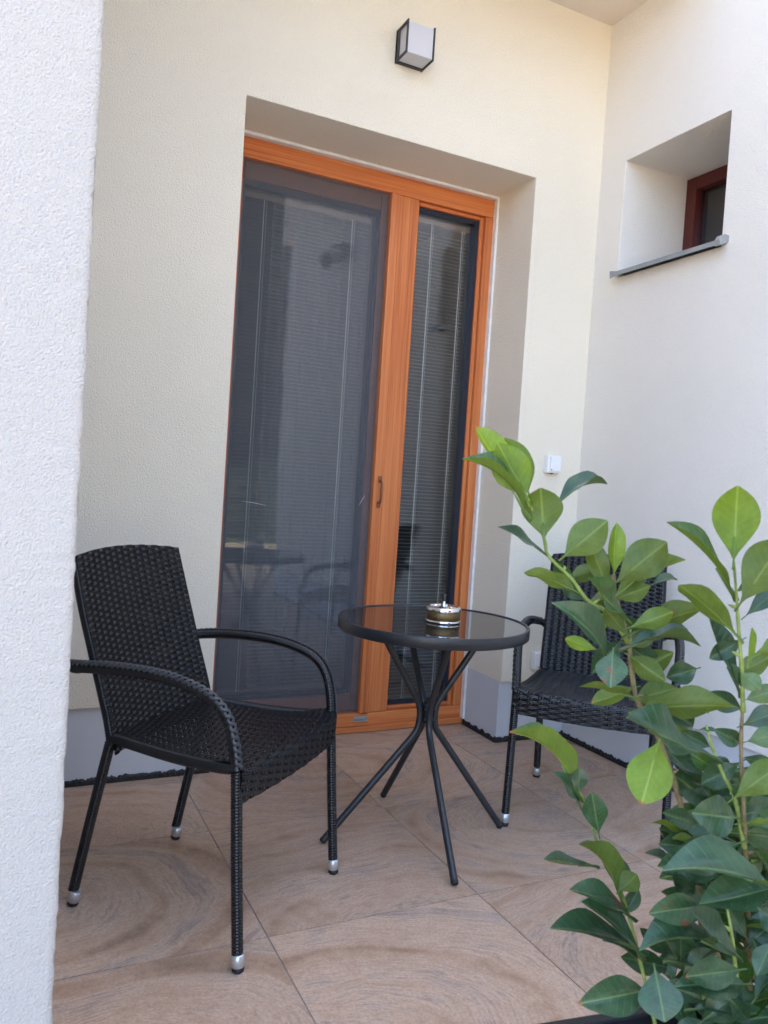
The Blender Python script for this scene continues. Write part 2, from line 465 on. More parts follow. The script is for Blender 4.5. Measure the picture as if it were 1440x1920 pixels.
LEAVES="""
-1.729 -1.960 1.100 -.064 .035 .089 .827 .275 .490 .046 2
-1.734 -1.968 1.102 -.042 .012 .065 .495 .853 .167 .052 2
-1.714 -1.945 1.106 -.027 .027 .072 .934 .252 .254 .032 2
-1.728 -1.961 1.078 -.090 .024 .065 .401 -.533 .745 .045 1
-1.710 -1.982 1.046 -.013 -.002 .066 .584 .799 .146 .056 1
-1.685 -1.995 1.024 .042 -.030 .051 .634 .770 -.070 .048 1
-1.665 -1.947 1.092 .082 -.006 .032 -.367 -.313 .876 .035 0
-1.692 -1.970 1.022 -.074 .015 .035 .286 -.493 .821 .034 0
-1.611 -2.010 1.004 .000 .002 .068 .928 .372 -.017 .027 2
-1.622 -2.027 .994 .042 -.041 .059 .723 .690 -.042 .052 1
-1.613 -2.021 .977 .088 -.030 .051 .078 .912 .402 .043 1
-1.616 -2.008 .978 -.033 .007 .068 .611 .762 .214 .030 1
-1.599 -2.006 .969 .040 -.019 .020 .501 .838 -.218 .028 1
-1.604 -2.038 .943 -.073 .004 .058 .302 -.844 .444 .037 1
-1.511 -1.982 .985 .047 -.000 .006 -.128 -.422 .898 .019 0
-1.609 -2.047 .938 .033 -.037 .026 .777 .624 -.088 .029 1
-1.594 -2.032 .926 .085 -.040 .040 .276 .907 .319 .041 1
-1.599 -2.030 .924 -.035 .007 .035 .395 .895 .209 .028 1
-1.582 -2.016 .908 .047 -.011 .024 .383 .848 -.366 .029 0
-1.657 -1.988 .977 -.069 .023 .021 .413 .618 .669 .030 1
-1.637 -2.034 .899 -.086 .011 .068 .184 -.906 .382 .044 0
-1.621 -1.998 .898 -.039 .020 .012 .418 .902 -.110 .019 2
-1.643 -2.053 .908 -.022 -.024 -.039 -.533 -.558 .636 .040 3
-1.612 -2.046 .910 .086 -.042 .008 -.137 -.087 .987 .039 0
-1.602 -2.040 .898 .037 -.030 -.028 .583 .806 -.101 .031 1
-1.585 -2.040 .841 -.081 .018 .015 .249 .384 .889 .034 1
-1.497 -2.059 .881 -.037 .017 -.015 -.507 -.805 .307 .032 0
-1.609 -2.073 .835 .083 -.073 .020 .557 .736 .385 .045 1
-1.598 -2.067 .834 .061 -.052 .005 .401 .548 .734 .032 1
-1.548 -2.138 .792 -.128 .020 .052 .206 -.625 .753 .056 0
-1.593 -2.093 .799 -.039 -.017 -.069 .603 .628 -.493 .056 2
-1.534 -2.115 .693 -.059 .007 .021 .012 -.928 .372 .025 0
-1.519 -2.154 .717 -.064 .010 .010 -.088 -.944 .318 .050 0
-1.503 -2.152 .682 -.089 .021 -.024 -.326 -.768 .551 .047 0
-1.509 -2.207 .648 -.143 .038 .030 .110 -.325 .939 .060 0
-1.515 -2.214 .659 -.105 .017 -.011 -.169 -.496 .852 .043 0
-1.540 -2.138 .601 -.086 .009 .001 -.079 -.835 .545 .036 3
-1.508 -2.166 .545 -.081 .009 .070 .343 -.796 .499 .043 0
-1.526 -2.157 .551 -.123 .016 .016 .113 -.139 .984 .050 0
-1.523 -2.182 .541 -.084 .008 .005 -.039 -.811 .584 .035 0
-1.517 -2.185 .523 -.101 .016 .010 -.003 -.550 .835 .041 0
-1.603 -2.111 .489 -.096 .013 -.002 -.122 -.778 .616 .044 0
-1.616 -2.136 .534 -.010 -.030 -.043 -.632 -.558 .538 .052 0
-1.517 -2.216 .594 -.032 -.008 -.029 -.523 -.491 .697 .026 0
-1.596 -1.951 .681 -.109 .023 .087 .635 .113 .764 .057 1
-1.591 -1.954 .661 -.050 .004 .053 .466 -.733 .496 .029 0
-1.601 -1.960 .682 .001 .001 .037 -.664 -.747 .037 .024 0
-1.579 -1.984 .631 -.019 .000 .062 -.564 -.809 -.166 .035 0
-1.553 -2.011 .541 -.071 .016 .086 .754 .350 .556 .045 1
-1.584 -1.983 .586 -.082 .008 .017 .202 .004 .979 .034 0
-1.565 -2.015 .561 .015 -.017 .030 .855 .501 -.131 .030 1
-1.527 -1.979 .538 .010 .008 .040 -.677 -.676 .292 .026 0
-1.518 -1.984 .503 .024 .001 .033 -.627 -.627 .462 .022 0
-1.556 -2.032 .533 -.097 .016 .046 .325 -.450 .832 .043 3
-1.550 -2.047 .489 -.095 .016 .080 .474 -.566 .674 .050 0
-1.545 -2.039 .489 -.129 .031 .037 .226 -.193 .955 .055 0
-1.516 -2.021 .445 -.059 .019 .041 .354 -.544 .761 .030 0
-1.526 -2.128 1.037 -.008 -.004 .093 .765 .637 .093 .058 2
-1.527 -2.129 .998 -.100 .018 .081 .426 -.618 .661 .052 1
-1.542 -2.156 .987 .017 -.039 .082 .832 .548 .083 .055 1
-1.545 -2.156 .948 -.089 .012 .059 .549 .353 .758 .043 1
-1.479 -2.113 .867 -.032 .030 .091 .206 -.906 .371 .040 0
-1.492 -2.125 .965 .046 -.010 .036 -.561 -.622 .546 .024 0
-1.503 -2.144 .907 .001 .001 .047 .895 -.446 -.007 .019 2
-1.511 -2.151 .917 .034 -.027 .027 .403 .852 .333 .020 1
-1.511 -2.141 .895 .005 -.025 -.014 .862 .363 -.353 .024 0
-1.501 -2.136 .873 -.023 .001 .034 .273 -.938 .215 .016 0
-1.513 -2.152 .865 .033 -.026 .020 .698 .666 -.262 .024 0
-1.541 -2.107 .815 .021 -.010 .001 -.249 -.442 .862 .009 0
-1.491 -2.131 .802 -.040 .009 .018 -.226 -.974 -.012 .023 0
-1.538 -2.166 .749 .034 -.037 .054 .843 .504 -.189 .038 1
-1.493 -2.142 .807 .027 -.024 .015 .717 .635 -.286 .027 0
-1.470 -2.121 .777 .046 -.012 -.012 -.206 -.965 .160 .020 0
-1.454 -2.097 .731 -.028 .026 .030 .019 -.748 .663 .020 0
-1.482 -2.072 .732 -.039 .031 .022 -.023 -.605 .796 .022 0
-1.462 -2.072 .700 -.020 .022 .030 -.626 -.766 .147 .019 0
-1.479 -2.142 .688 .036 -.016 .030 .651 .620 -.437 .027 0
-1.506 -2.150 .706 .030 -.026 .006 .391 .622 .678 .016 1
-1.488 -2.094 .647 -.053 .015 .015 .378 .689 .619 .023 1
-1.495 -2.069 .650 -.056 .017 .022 .448 .477 .756 .025 1
-1.473 -2.059 .591 -.069 .024 .030 .327 -.210 .921 .031 0
-1.475 -2.092 .578 -.061 .031 .024 .108 -.482 .869 .029 0
-1.466 -2.023 .455 -.040 .021 .036 -.335 -.928 .167 .023 0
-1.475 -2.062 .480 -.022 .012 .035 -.470 -.882 .009 .030 1
-1.484 -2.080 .485 .018 -.007 .045 -.804 -.548 .231 .026 0
-1.456 -2.136 .541 -.027 .015 .047 -.243 -.956 .165 .023 0
-1.463 -2.153 .593 .013 -.029 -.014 -.731 -.540 .417 .034 0
-1.650 -1.969 .991 .044 -.010 .019 .315 .911 -.266 .025 1
-1.680 -1.965 1.017 .027 -.015 -.036 -.529 -.847 -.056 .019 1
-1.619 -1.974 .958 .050 -.013 .017 .321 .909 -.267 .022 1
-1.629 -1.980 .962 -.032 .017 .018 -.453 -.892 .004 .018 0
-1.590 -1.989 .946 .043 -.011 -.029 -.329 -.935 -.134 .030 0
-1.595 -1.998 .940 -.035 .017 -.011 .477 .851 -.218 .028 1
-1.584 -2.004 .911 -.041 .007 -.046 -.534 -.765 .359 .032 0
-1.572 -1.999 .905 .049 -.014 -.030 -.322 -.942 -.089 .031 0
-1.559 -1.995 .897 .088 -.020 .028 -.361 -.445 .819 .038 0
-1.568 -2.014 .868 .049 -.023 .031 .554 .777 -.299 .034 1
-1.565 -2.016 .847 -.059 .017 -.022 .314 .941 -.124 .026 1
-1.569 -2.026 .835 .049 -.023 .018 .500 .806 -.316 .035 1
-1.560 -2.019 .828 .078 -.028 -.032 -.183 -.914 .363 .035 0
-1.546 -2.027 .804 .063 -.032 -.026 .469 .881 .058 .030 1
-1.529 -2.025 .781 .065 -.022 -.045 -.156 -.957 .245 .033 0
-1.528 -2.037 .769 .054 -.028 -.050 -.066 -.900 .431 .032 0
-1.575 -1.984 .961 .046 .001 .044 -.474 -.710 .521 .026 0
-1.597 -1.995 .984 -.022 .023 .026 .663 .743 -.090 .022 1
-1.487 -2.118 .932 -.028 .024 -.029 -.741 -.646 .183 .024 0
-1.487 -2.119 .890 .046 -.011 .023 .404 .802 -.441 .028 1
-1.475 -2.116 .840 -.035 .029 .015 -.588 -.795 .146 .028 0
-1.490 -2.131 .824 .042 -.020 .022 -.550 -.742 .383 .030 0
-1.473 -2.119 .770 -.036 .027 -.035 -.744 -.601 .293 .032 0
-1.496 -2.141 .773 .049 -.025 -.024 -.407 -.907 .108 .034 0
-1.496 -2.111 .994 .045 -.010 .028 -.424 -.816 .393 .026 0
-1.477 -2.073 .776 -.028 .025 .015 -.598 -.777 .197 .022 0
-1.478 -2.095 .748 -.038 .020 .024 -.419 -.905 .071 .024 1
-1.472 -2.135 .720 -.036 -.010 .042 -.391 -.765 -.512 .027 0
-1.351 -2.075 .325 -.089 .038 -.006 -.072 -.016 .997 .039 0
-1.437 -2.054 .593 -.070 .023 .045 -.165 -.956 .244 .034 0
-1.342 -2.071 .662 .037 -.014 .038 -.668 -.602 .438 .040 1
-1.473 -2.104 .595 .061 -.015 .010 -.291 -.782 .551 .030 1
-1.394 -2.156 .635 .008 .039 .034 -.753 -.346 .559 .029 0
-1.305 -2.025 .356 -.058 .033 .029 -.336 -.879 .337 .037 0
-1.364 -2.049 .311 -.111 .026 -.006 -.201 -.733 .650 .047 0
-1.356 -2.126 .450 .094 -.022 -.026 .133 -.466 .875 .040 0
-1.438 -2.067 .661 .032 -.049 .014 -.834 -.453 .314 .033 1
-1.445 -2.068 .377 -.027 .043 .015 -.635 -.579 .511 .022 0
-1.413 -1.981 .399 -.076 .028 .017 -.220 -.868 .446 .035 0
-1.354 -2.090 .333 .016 -.030 .069 -.938 -.341 .065 .043 1
-1.397 -2.069 .550 .003 .033 .003 -.824 .030 .566 .030 0
-1.368 -2.066 .661 .095 -.036 -.006 -.042 -.266 .963 .041 0
-1.377 -2.088 .338 -.065 .048 -.030 -.530 -.218 .819 .034 0
-1.449 -2.092 .683 .056 -.029 .018 -.523 -.735 .431 .042 0
-1.267 -2.070 .407 -.064 .031 .040 -.317 -.924 .212 .044 0
-1.410 -2.048 .559 -.017 -.013 .053 -.717 -.592 -.368 .040 0
-1.287 -2.067 .361 -.040 .061 -.006 -.241 -.060 .969 .029 0
-1.418 -2.030 .504 -.082 -.000 .053 .370 -.735 .569 .039 0
-1.475 -2.097 .645 -.070 .036 .001 -.417 -.816 .400 .039 0
-1.433 -2.014 .365 .119 -.031 -.025 .149 -.217 .965 .050 0
-1.278 -2.064 .655 -.050 -.017 .073 .104 -.982 -.156 .036 0
-1.265 -2.051 .621 -.086 .055 -.017 -.471 -.521 .712 .041 0
-1.299 -2.052 .680 -.075 .063 -.011 -.638 -.693 .336 .047 0
-1.424 -2.046 .690 .092 -.005 .006 -.083 -.866 .493 .041 0
-1.300 -2.044 .310 .031 .017 .029 -.489 -.405 .773 .023 0
-1.320 -2.083 .352 .085 -.008 .004 -.094 -.716 .692 .036 0
-1.367 -2.065 .572 .072 -.015 .003 -.134 -.457 .880 .029 0
-1.329 -2.037 .476 .081 -.041 -.007 -.243 -.609 .755 .037 0
-1.388 -2.075 .531 .108 -.032 -.029 -.067 -.778 .625 .046 0
-1.521 -2.101 .427 -.023 -.002 .040 -.410 -.865 -.290 .019 0
-1.413 -2.012 .319 .057 -.003 .004 -.078 -.707 .703 .047 0
-1.286 -2.001 .496 .080 -.025 .003 -.271 -.822 .501 .036 0
-1.443 -2.052 .566 -.045 .021 .025 -.325 -.924 .204 .029 0
-1.373 -1.961 .442 .129 -.022 .020 -.130 .128 .983 .053 0
-1.440 -2.053 .600 .063 -.067 .018 -.291 -.019 .957 .038 1
-1.537 -2.107 .486 .035 -.028 .043 -.803 -.481 .351 .040 0
-1.423 -2.152 .711 .036 -.055 .021 -.846 -.448 .287 .031 0
-1.428 -2.002 .430 .075 -.074 .017 -.179 .039 .983 .043 0
-1.446 -2.055 .500 .074 .005 .002 .036 -.740 .672 .045 0
-1.441 -2.122 .461 -.005 .010 .056 -.736 -.674 .064 .038 1
-1.230 -2.035 .439 -.075 .005 .045 .310 -.739 .598 .035 0
-1.484 -2.130 .594 -.032 .045 -.025 -.774 -.230 .590 .024 0
-1.408 -2.061 .443 .108 -.026 -.036 .292 -.110 .950 .047 0
-1.434 -2.058 .533 .094 -.030 -.019 -.206 -.895 .396 .044 0
-1.483 -2.120 .670 -.032 .053 .015 -.743 -.560 .367 .036 0
-1.392 -2.089 .658 -.081 .010 .047 -.149 -.987 -.052 .044 0
-1.278 -2.035 .402 -.046 .004 .032 -.081 -.997 .002 .024 0
-1.260 -2.031 .658 .043 -.021 .041 -.738 -.320 .595 .025 0
-1.299 -2.024 .328 .087 -.009 .030 -.283 .301 .911 .037 0
-1.422 -2.072 .337 -.042 .041 -.032 -.680 -.137 .720 .027 1
-1.347 -2.094 .396 .029 .010 .045 -.681 -.496 .538 .038 0
-1.390 -2.013 .334 -.051 .062 -.004 -.678 -.518 .521 .043 0
-1.342 -2.062 .387 -.053 .043 -.019 -.643 -.566 .516 .040 0
-1.453 -2.043 .698 .051 -.025 .035 -.646 -.493 .583 .027 1
-1.248 -2.019 .469 .029 .006 .042 -.669 -.518 .533 .034 0
-1.319 -2.120 .398 -.056 .020 .009 -.186 -.780 .597 .024 0
-1.456 -2.074 .429 .040 -.006 .041 -.720 -.132 .681 .023 1
-1.483 -2.143 .425 -.046 .053 -.046 -.562 .206 .801 .034 0
-1.439 -2.055 .559 -.025 .040 .016 -.694 -.591 .411 .044 0
-1.451 -2.076 .370 -.034 .025 .043 -.417 -.890 .182 .027 0
-1.511 -2.123 .434 .048 -.017 .040 -.634 -.549 .545 .041 0
-1.313 -1.992 .586 .069 -.072 .015 -.712 -.598 .367 .047 0
-1.425 -2.000 .387 .011 .036 .026 -.606 -.334 .722 .027 0
-1.436 -2.095 .657 -.051 .049 .009 -.547 -.672 .500 .029 1
-1.469 -2.112 .526 -.041 .044 -.022 -.759 -.493 .424 .030 0
-1.468 -2.125 .372 -.035 .040 -.009 -.463 -.220 .859 .022 0
-1.528 -2.121 .453 .083 -.021 -.014 .130 -.158 .979 .035 0
-1.404 -2.096 .527 .081 -.003 .010 -.107 -.738 .666 .040 0
-1.373 -2.093 .563 -.054 .034 .020 -.097 -.611 .785 .027 1
-1.474 -2.137 .393 .095 -.042 -.010 .023 -.179 .984 .042 0
-1.406 -2.166 .439 .081 .001 -.005 .059 -.473 .879 .033 0
-1.363 -2.083 .327 -.053 -.011 .079 .235 -.972 .023 .038 0
-1.398 -2.040 .540 -.079 .025 -.020 -.378 -.744 .551 .045 0
-1.477 -2.087 .545 .085 -.042 -.009 .072 -.078 .994 .038 1
-1.435 -2.060 .676 -.027 .027 .025 -.586 -.786 .195 .037 1
-1.294 -2.054 .607 -.022 -.017 .034 -.657 -.426 -.623 .028 0
-1.315 -2.013 .294 -.060 .070 -.059 -.359 .403 .842 .044 0
-1.413 -2.133 .580 .014 .032 .032 -.683 -.349 .642 .020 0
-1.431 -2.058 .578 .056 -.016 .007 -.293 -.802 .521 .028 0
-1.371 -2.108 .503 .043 -.039 .020 -.511 -.135 .849 .025 0
-1.385 -2.144 .596 -.067 .007 .061 .175 -.937 .301 .036 1
-1.456 -2.041 .687 .081 -.026 -.017 -.242 -.933 .265 .042 0
-1.412 -2.166 .626 .046 -.042 .026 -.626 -.245 .740 .027 0
-1.426 -2.051 .693 .105 -.046 -.013 -.003 -.283 .959 .046 1
-1.478 -2.140 .696 .085 -.019 -.020 .140 -.365 .921 .036 0
-1.325 -2.078 .517 -.008 -.007 .053 -.809 -.554 -.198 .030 1
-1.328 -1.985 .428 .141 -.033 -.007 .077 .134 .988 .058 1
-1.374 -2.162 .376 -.074 .032 -.011 -.162 -.048 .986 .032 0
-1.466 -2.089 .429 -.030 .043 .005 -.675 -.535 .507 .029 0
-1.315 -2.082 .641 -.027 .037 .007 -.737 -.589 .332 .033 0
-1.390 -2.167 .506 .026 .029 .020 -.484 -.149 .862 .040 0
-1.451 -2.047 .613 .084 -.012 .006 -.146 -.599 .788 .034 0
-1.459 -2.158 .473 .051 -.009 .035 -.527 .193 .827 .025 0
-1.397 -2.038 .613 .023 -.026 .046 -.858 -.486 .165 .028 0
-1.542 -2.109 .517 -.012 -.007 .047 -.692 -.666 -.277 .036 0
-1.517 -2.090 .494 .016 -.046 .052 -.904 .145 .403 .029 0
-1.342 -2.117 .430 -.080 .047 -.041 -.524 -.154 .838 .041 1
-1.458 -2.043 .624 -.024 .017 .048 -.576 -.817 .001 .042 0
-1.453 -2.045 .653 .051 -.046 .020 -.692 -.625 .362 .043 0
-1.409 -2.050 .643 .030 -.056 .008 -.851 -.406 .334 .040 0
-1.427 -2.159 .636 .098 -.012 -.022 .115 -.570 .814 .041 0
-1.306 -2.083 .444 .063 .011 .012 -.066 -.554 .830 .035 0
-1.439 -2.055 .556 .053 -.047 .056 -.794 -.209 .571 .036 0
-1.439 -2.074 .456 -.003 .020 .035 -.683 -.657 .319 .035 0
-1.367 -2.092 .546 .006 .021 .013 -.705 -.224 .673 .031 1
-1.356 -2.114 .397 -.072 .035 -.014 -.435 -.679 .592 .039 0
-1.444 -2.048 .688 -.082 .007 .052 -.084 -.996 -.004 .039 0
-1.452 -2.043 .693 .055 -.007 .025 -.354 -.743 .568 .042 0
-1.408 -2.130 .476 .067 -.042 .022 -.377 -.119 .918 .033 1
-1.302 -2.006 .610 -.036 .059 -.007 -.821 -.461 .336 .029 0
-1.404 -2.115 .573 -.061 .007 .029 .139 -.859 .492 .027 0
-1.343 -2.005 .407 -.016 -.034 .060 -.955 .282 -.088 .028 1
-1.435 -2.081 .432 -.012 .030 .015 -.688 -.521 .505 .020 0
-1.415 -2.100 .608 .075 -.058 -.015 -.526 -.774 .354 .041 0
-1.387 -2.037 .604 -.031 .007 .050 -.508 -.838 -.199 .032 0
-1.432 -2.121 .514 .051 -.001 .033 -.450 -.576 .683 .041 0
-1.466 -2.043 .529 .070 .005 .004 .018 -.745 .666 .044 0
-1.357 -2.062 .461 .036 .023 .033 -.692 .061 .720 .021 0
-1.497 -2.122 .593 .072 -.003 -.005 -.006 -.849 .528 .040 0
-1.337 -2.060 .486 -.036 .008 .047 -.014 -.987 .158 .024 1
-1.413 -1.979 .373 .085 -.017 .007 -.172 -.500 .849 .035 0
-1.436 -2.135 .641 .127 -.023 -.023 .156 -.135 .979 .052 1
-1.223 -2.040 .380 -.075 .037 .027 .121 -.406 .906 .035 0
-1.372 -2.016 .576 .108 -.038 -.013 -.191 -.758 .623 .046 0
-1.246 -2.036 .515 .099 -.052 -.021 -.065 -.473 .879 .046 0
-1.359 -2.036 .337 .048 .015 .023 -.272 -.455 .848 .037 0
-1.456 -2.043 .647 .105 -.011 -.015 .130 -.099 .987 .043 0
-1.436 -2.154 .493 -.007 -.030 .045 -.961 -.145 -.237 .037 0
-1.303 -2.066 .334 -.062 -.008 .060 .485 -.774 .406 .035 0
-1.409 -2.116 .415 -.047 .038 -.026 -.561 -.134 .817 .026 1
-1.320 -1.996 .558 -.104 .041 -.031 -.412 -.454 .790 .046 1
-1.461 -2.152 .442 -.036 .001 .038 -.200 -.965 -.170 .025 0
-1.319 -2.089 .420 -.073 .015 .033 .194 -.670 .717 .033 0
-1.388 -2.065 .702 .035 -.046 .022 -.825 -.496 .270 .028 0
-1.388 -1.996 .436 .054 -.050 .010 -.643 -.603 .472 .047 1
-1.299 -2.049 .360 .006 -.036 .057 -.972 -.233 -.037 .031 0
-1.384 -2.102 .556 -.083 -.001 .041 .380 -.538 .752 .037 0
-1.440 -2.029 .318 .054 -.026 .048 -.696 -.519 .496 .035 1
-1.415 -2.139 .492 -.017 .013 .041 -.620 -.784 -.004 .020 0
-1.379 -2.013 .473 .068 -.053 .018 -.615 -.633 .470 .047 0
-1.465 -2.103 .668 .113 -.021 -.021 .002 -.714 .700 .047 1
-1.439 -2.051 .646 -.034 .037 .022 -.614 -.735 .288 .043 1
-1.474 -2.039 .523 .015 .035 .001 -.601 .224 .767 .026 0
-1.360 -2.028 .438 .087 -.036 -.009 -.292 -.831 .474 .041 0
-1.290 -2.030 .397 .073 -.001 .033 -.409 .040 .912 .032 1
-1.442 -2.138 .625 -.008 .027 .030 -.732 -.586 .347 .033 1
-1.402 -1.977 .468 .018 .008 .035 -.661 -.585 .471 .046 0
-1.289 -2.003 .501 -.117 .018 .001 -.083 -.561 .824 .047 0
-1.366 -2.066 .661 .057 -.029 .027 -.563 -.695 .447 .041 1
-1.304 -1.997 .348 -.088 .033 .001 -.288 -.783 .551 .042 0
-1.480 -2.127 .648 -.094 .038 -.015 -.287 -.349 .892 .041 0
-1.261 -2.022 .577 .029 .012 .020 -.385 -.433 .815 .032 0
-1.422 -2.019 .359 .072 -.057 .031 -.656 -.551 .516 .047 0
-1.341 -2.029 .361 -.090 .029 .022 -.170 -.874 .455 .048 1
-1.398 -2.111 .722 -.064 .020 .017 -.242 -.950 .196 .029 0
-1.431 -2.072 .653 -.083 .037 -.009 -.410 -.807 .425 .043 0
-1.555 -2.108 .515 .104 -.020 -.023 .212 -.018 .977 .043 0
-1.334 -2.023 .605 -.083 .024 .015 -.213 -.922 .323 .037 0
-1.265 -2.064 .411 .049 -.045 .013 -.661 -.572 .485 .035 1
-1.522 -2.099 .488 -.025 .015 .044 -.479 -.877 .032 .031 0
-1.494 -2.102 .473 .017 -.023 .060 -.965 -.166 .202 .027 1
-1.358 -2.117 .465 -.039 .010 .065 -.513 -.837 -.188 .035 0
-1.455 -2.042 .695 .071 -.058 -.006 -.360 -.523 .772 .037 0
-1.330 -2.061 .682 -.057 .027 .043 -.427 -.904 .006 .032 0
-1.449 -2.097 .617 -.056 .042 -.022 -.638 -.642 .424 .030 0
-1.473 -2.105 .406 .023 .023 .017 -.395 -.251 .884 .036 0
-1.430 -2.001 .362 .119 -.015 -.013 .106 -.007 .994 .048 0
-1.344 -2.033 .346 -.061 .060 -.040 -.537 .011 .844 .038 0
-1.367 -2.086 .627 .030 -.038 .031 -.734 -.030 .678 .023 0
-1.277 -2.053 .533 .030 .003 .035 -.623 -.529 .577 .031 1
-1.296 -2.017 .434 .005 .006 .035 -.774 -.597 .211 .043 1
-1.473 -2.039 .530 .039 -.010 .039 -.632 -.606 .484 .031 0
-1.312 -2.006 .637 .002 -.042 .065 -.928 -.325 -.183 .039 0
-1.442 -2.051 .620 -.087 .006 .038 -.022 -.993 .116 .038 0
-1.283 -2.040 .356 .053 -.022 .015 -.442 -.663 .604 .040 0
"""
STEMS=[
 (0.0055,[(-1.425, -2.07, 0.32), (-1.438, -2.059, 0.463), (-1.466, -2.063, 0.577), (-1.495, -2.068, 0.65), (-1.536, -2.044, 0.775), (-1.577, -2.032, 0.84), (-1.59, -2.024, 0.912), (-1.607, -2.013, 0.972), (-1.612, -2.01, 1.002)]),
 (0.0032,[(-1.59, -2.024, 0.912), (-1.616, -2.009, 0.95), (-1.64, -1.997, 0.964), (-1.662, -1.985, 0.993), (-1.692, -1.97, 1.022), (-1.698, -1.966, 1.046), (-1.728, -1.96, 1.102)]),
 (0.0046,[(-1.343, -2.078, 0.303), (-1.381, -2.086, 0.467), (-1.421, -2.108, 0.562), (-1.462, -2.129, 0.652), (-1.492, -2.146, 0.712), (-1.499, -2.139, 0.8), (-1.499, -2.137, 0.848)]),
 (0.0029,[(-1.499, -2.138, 0.844), (-1.506, -2.137, 0.896), (-1.515, -2.137, 0.937), (-1.522, -2.131, 1.004), (-1.526, -2.128, 1.037)]),
 (0.003,[(-1.481, -2.141, 0.667), (-1.494, -2.133, 0.728), (-1.509, -2.125, 0.758), (-1.525, -2.115, 0.799), (-1.531, -2.111, 0.821)]),
 (0.003,[(-1.522, -2.077, 0.352), (-1.525, -2.04, 0.432), (-1.535, -2.009, 0.516), (-1.551, -2.0, 0.56), (-1.572, -1.977, 0.61), (-1.582, -1.959, 0.658), (-1.594, -1.952, 0.684)]),
 (0.0025,[(-1.577, -2.032, 0.84), (-1.586, -2.027, 0.891), (-1.588, -2.024, 0.93)]),
 (0.003,[(-1.47, -2.1, 0.42), (-1.491, -2.076, 0.499), (-1.498, -2.049, 0.545)]),
 (0.003,[(-1.499, -2.161, 0.501), (-1.508, -2.154, 0.568), (-1.5, -2.135, 0.598)]),
]

# ------------------------------------------------------------------ setting
XR, XL, D, ZT, HP, HC = -0.352, -1.633, 0.2947, 2.471, 0.2713, 3.2217   # door recess, its depth and head, plinth height, soffit height
P_IN = 0.012
YS, YN, ZW0, ZW1, WD = -0.702, -0.157, 2.072, 2.573, 0.362              # small window in the right-hand wall
PX, PY = -2.268, -1.75                                                  # free corner of the left-hand wall

def cells(us, vs, filled, mapf, d0, d1):
    """solid panel made of grid cells; every boundary of the filled cells gets a side face"""
    mb = MB()
    def quad(a, b, c, d): mb.add([a, b, c, d], [(0, 1, 2, 3)])
    F = lambda i, j: 0 <= i < len(us)-1 and 0 <= j < len(vs)-1 and filled(i, j)
    for i in range(len(us)-1):
        for j in range(len(vs)-1):
            if not F(i, j): continue
            a, b, c, e = (us[i], vs[j]), (us[i+1], vs[j]), (us[i+1], vs[j+1]), (us[i], vs[j+1])
            for d in (d0, d1): quad(*[mapf(*q, d) for q in (a, b, c, e)])
            for di, dj, (p, q) in ((-1, 0, (e, a)), (1, 0, (b, c)), (0, -1, (a, b)), (0, 1, (c, e))):
                if not F(i+di, j+dj): quad(mapf(*p, d0), mapf(*q, d0), mapf(*q, d1), mapf(*p, d1))
    return mb
xz = lambda u, v, d: (u, d, v)
yz = lambda u, v, d: (d, u, v)

gm = MB(); gm.add([(-260, -260, -.06), (260, -260, -.06), (260, 260, -.06), (-260, 260, -.06)], [(0, 1, 2, 3)])
def ground_mat():
    t = NT('pale_paving_and_gravel')
    c = t.coord()
    t.set(Base_Color=t.ramp(t.noise(c, .35, 5, .6), [(.35, (.29, .245, .18)), (.65, (.37, .315, .24))]), Roughness=.95)
    t.bump(t.noise(c, 60, 3), .5, .01)
    return t.m
tag(gm.build('ground', ground_mat()), kind='structure')

# patio: bedding slab + one object per tile
pm = MB(); pm.box((-2.9, -3.55, -.055), (.2, .38, -.0030))
floor = tag(pm.build('patio_floor', M_GROUT), 'patio floor of large wood look tiles with fine joints', 'floor', kind='structure')
S, TX, TY = 0.6, -1.7375, -1.065
tile_mesh = None
def tile_shape(w, h):
    m = MB(); j = .0018
    a, b = (-w/2 + j, -h/2 + j, -.009), (w/2 - j, h/2 - j, 0)
    m.cbox(a, b, .0011); return m
k = 0
for i in range(-2, 3):
    for jj in range(-4, 3):
        x0, x1 = TX + i*S, TX + (i+1)*S
        y0, y1 = TY + jj*S, TY + (jj+1)*S
        x1 = min(x1, .03); y1 = min(y1, D + .05)
        full = (x1-x0 > S-1e-6) and (y1-y0 > S-1e-6)
        if full and tile_mesh is not None:
            o = bpy.data.objects.new('tile', tile_mesh); COL.objects.link(o); o.parent = floor
        else:
            o = tile_shape(x1-x0, y1-y0).build('tile', M_TILE, floor)
            if full: tile_mesh = o.data
        o.location = ((x0+x1)/2, (y0+y1)/2, random.uniform(-.0003, .0003))

# back wall with the door recess
bw = cells([-2.32, XL, XR, .2], [HP, ZT, HC+.05], lambda i, j: not (i == 1 and j == 0), xz, 0, .40).build('back_wall', M_WALL, fix=True, bevel=.004)
tag(bw, 'cream plastered back wall around the deep patio door recess', 'wall', kind='structure')
m = MB(); m.box((-2.32, P_IN, -.02), (XL - .001, .40, HP+.003)); m.build('plinth', M_PLINTH, bw, bevel=.004)
m = MB(); m.box((XR + .001, P_IN, -.02), (.19, .40, HP+.003)); m.build('plinth', M_PLINTH, bw, bevel=.004)
# white plaster beads where the recess meets the door frame
for a, b in (((XL+.002, .272, ZT-.013), (XR-.013, .300, ZT-.001)), ((XR-.012, .272, .03), (XR-.001, .300, ZT-.002)), ((XL+.001, .272, .03), (XL+.012, .300, ZT-.014))):
    m = MB(); m.box(a, b); m.build('plaster_bead', M_BEAD, bw)
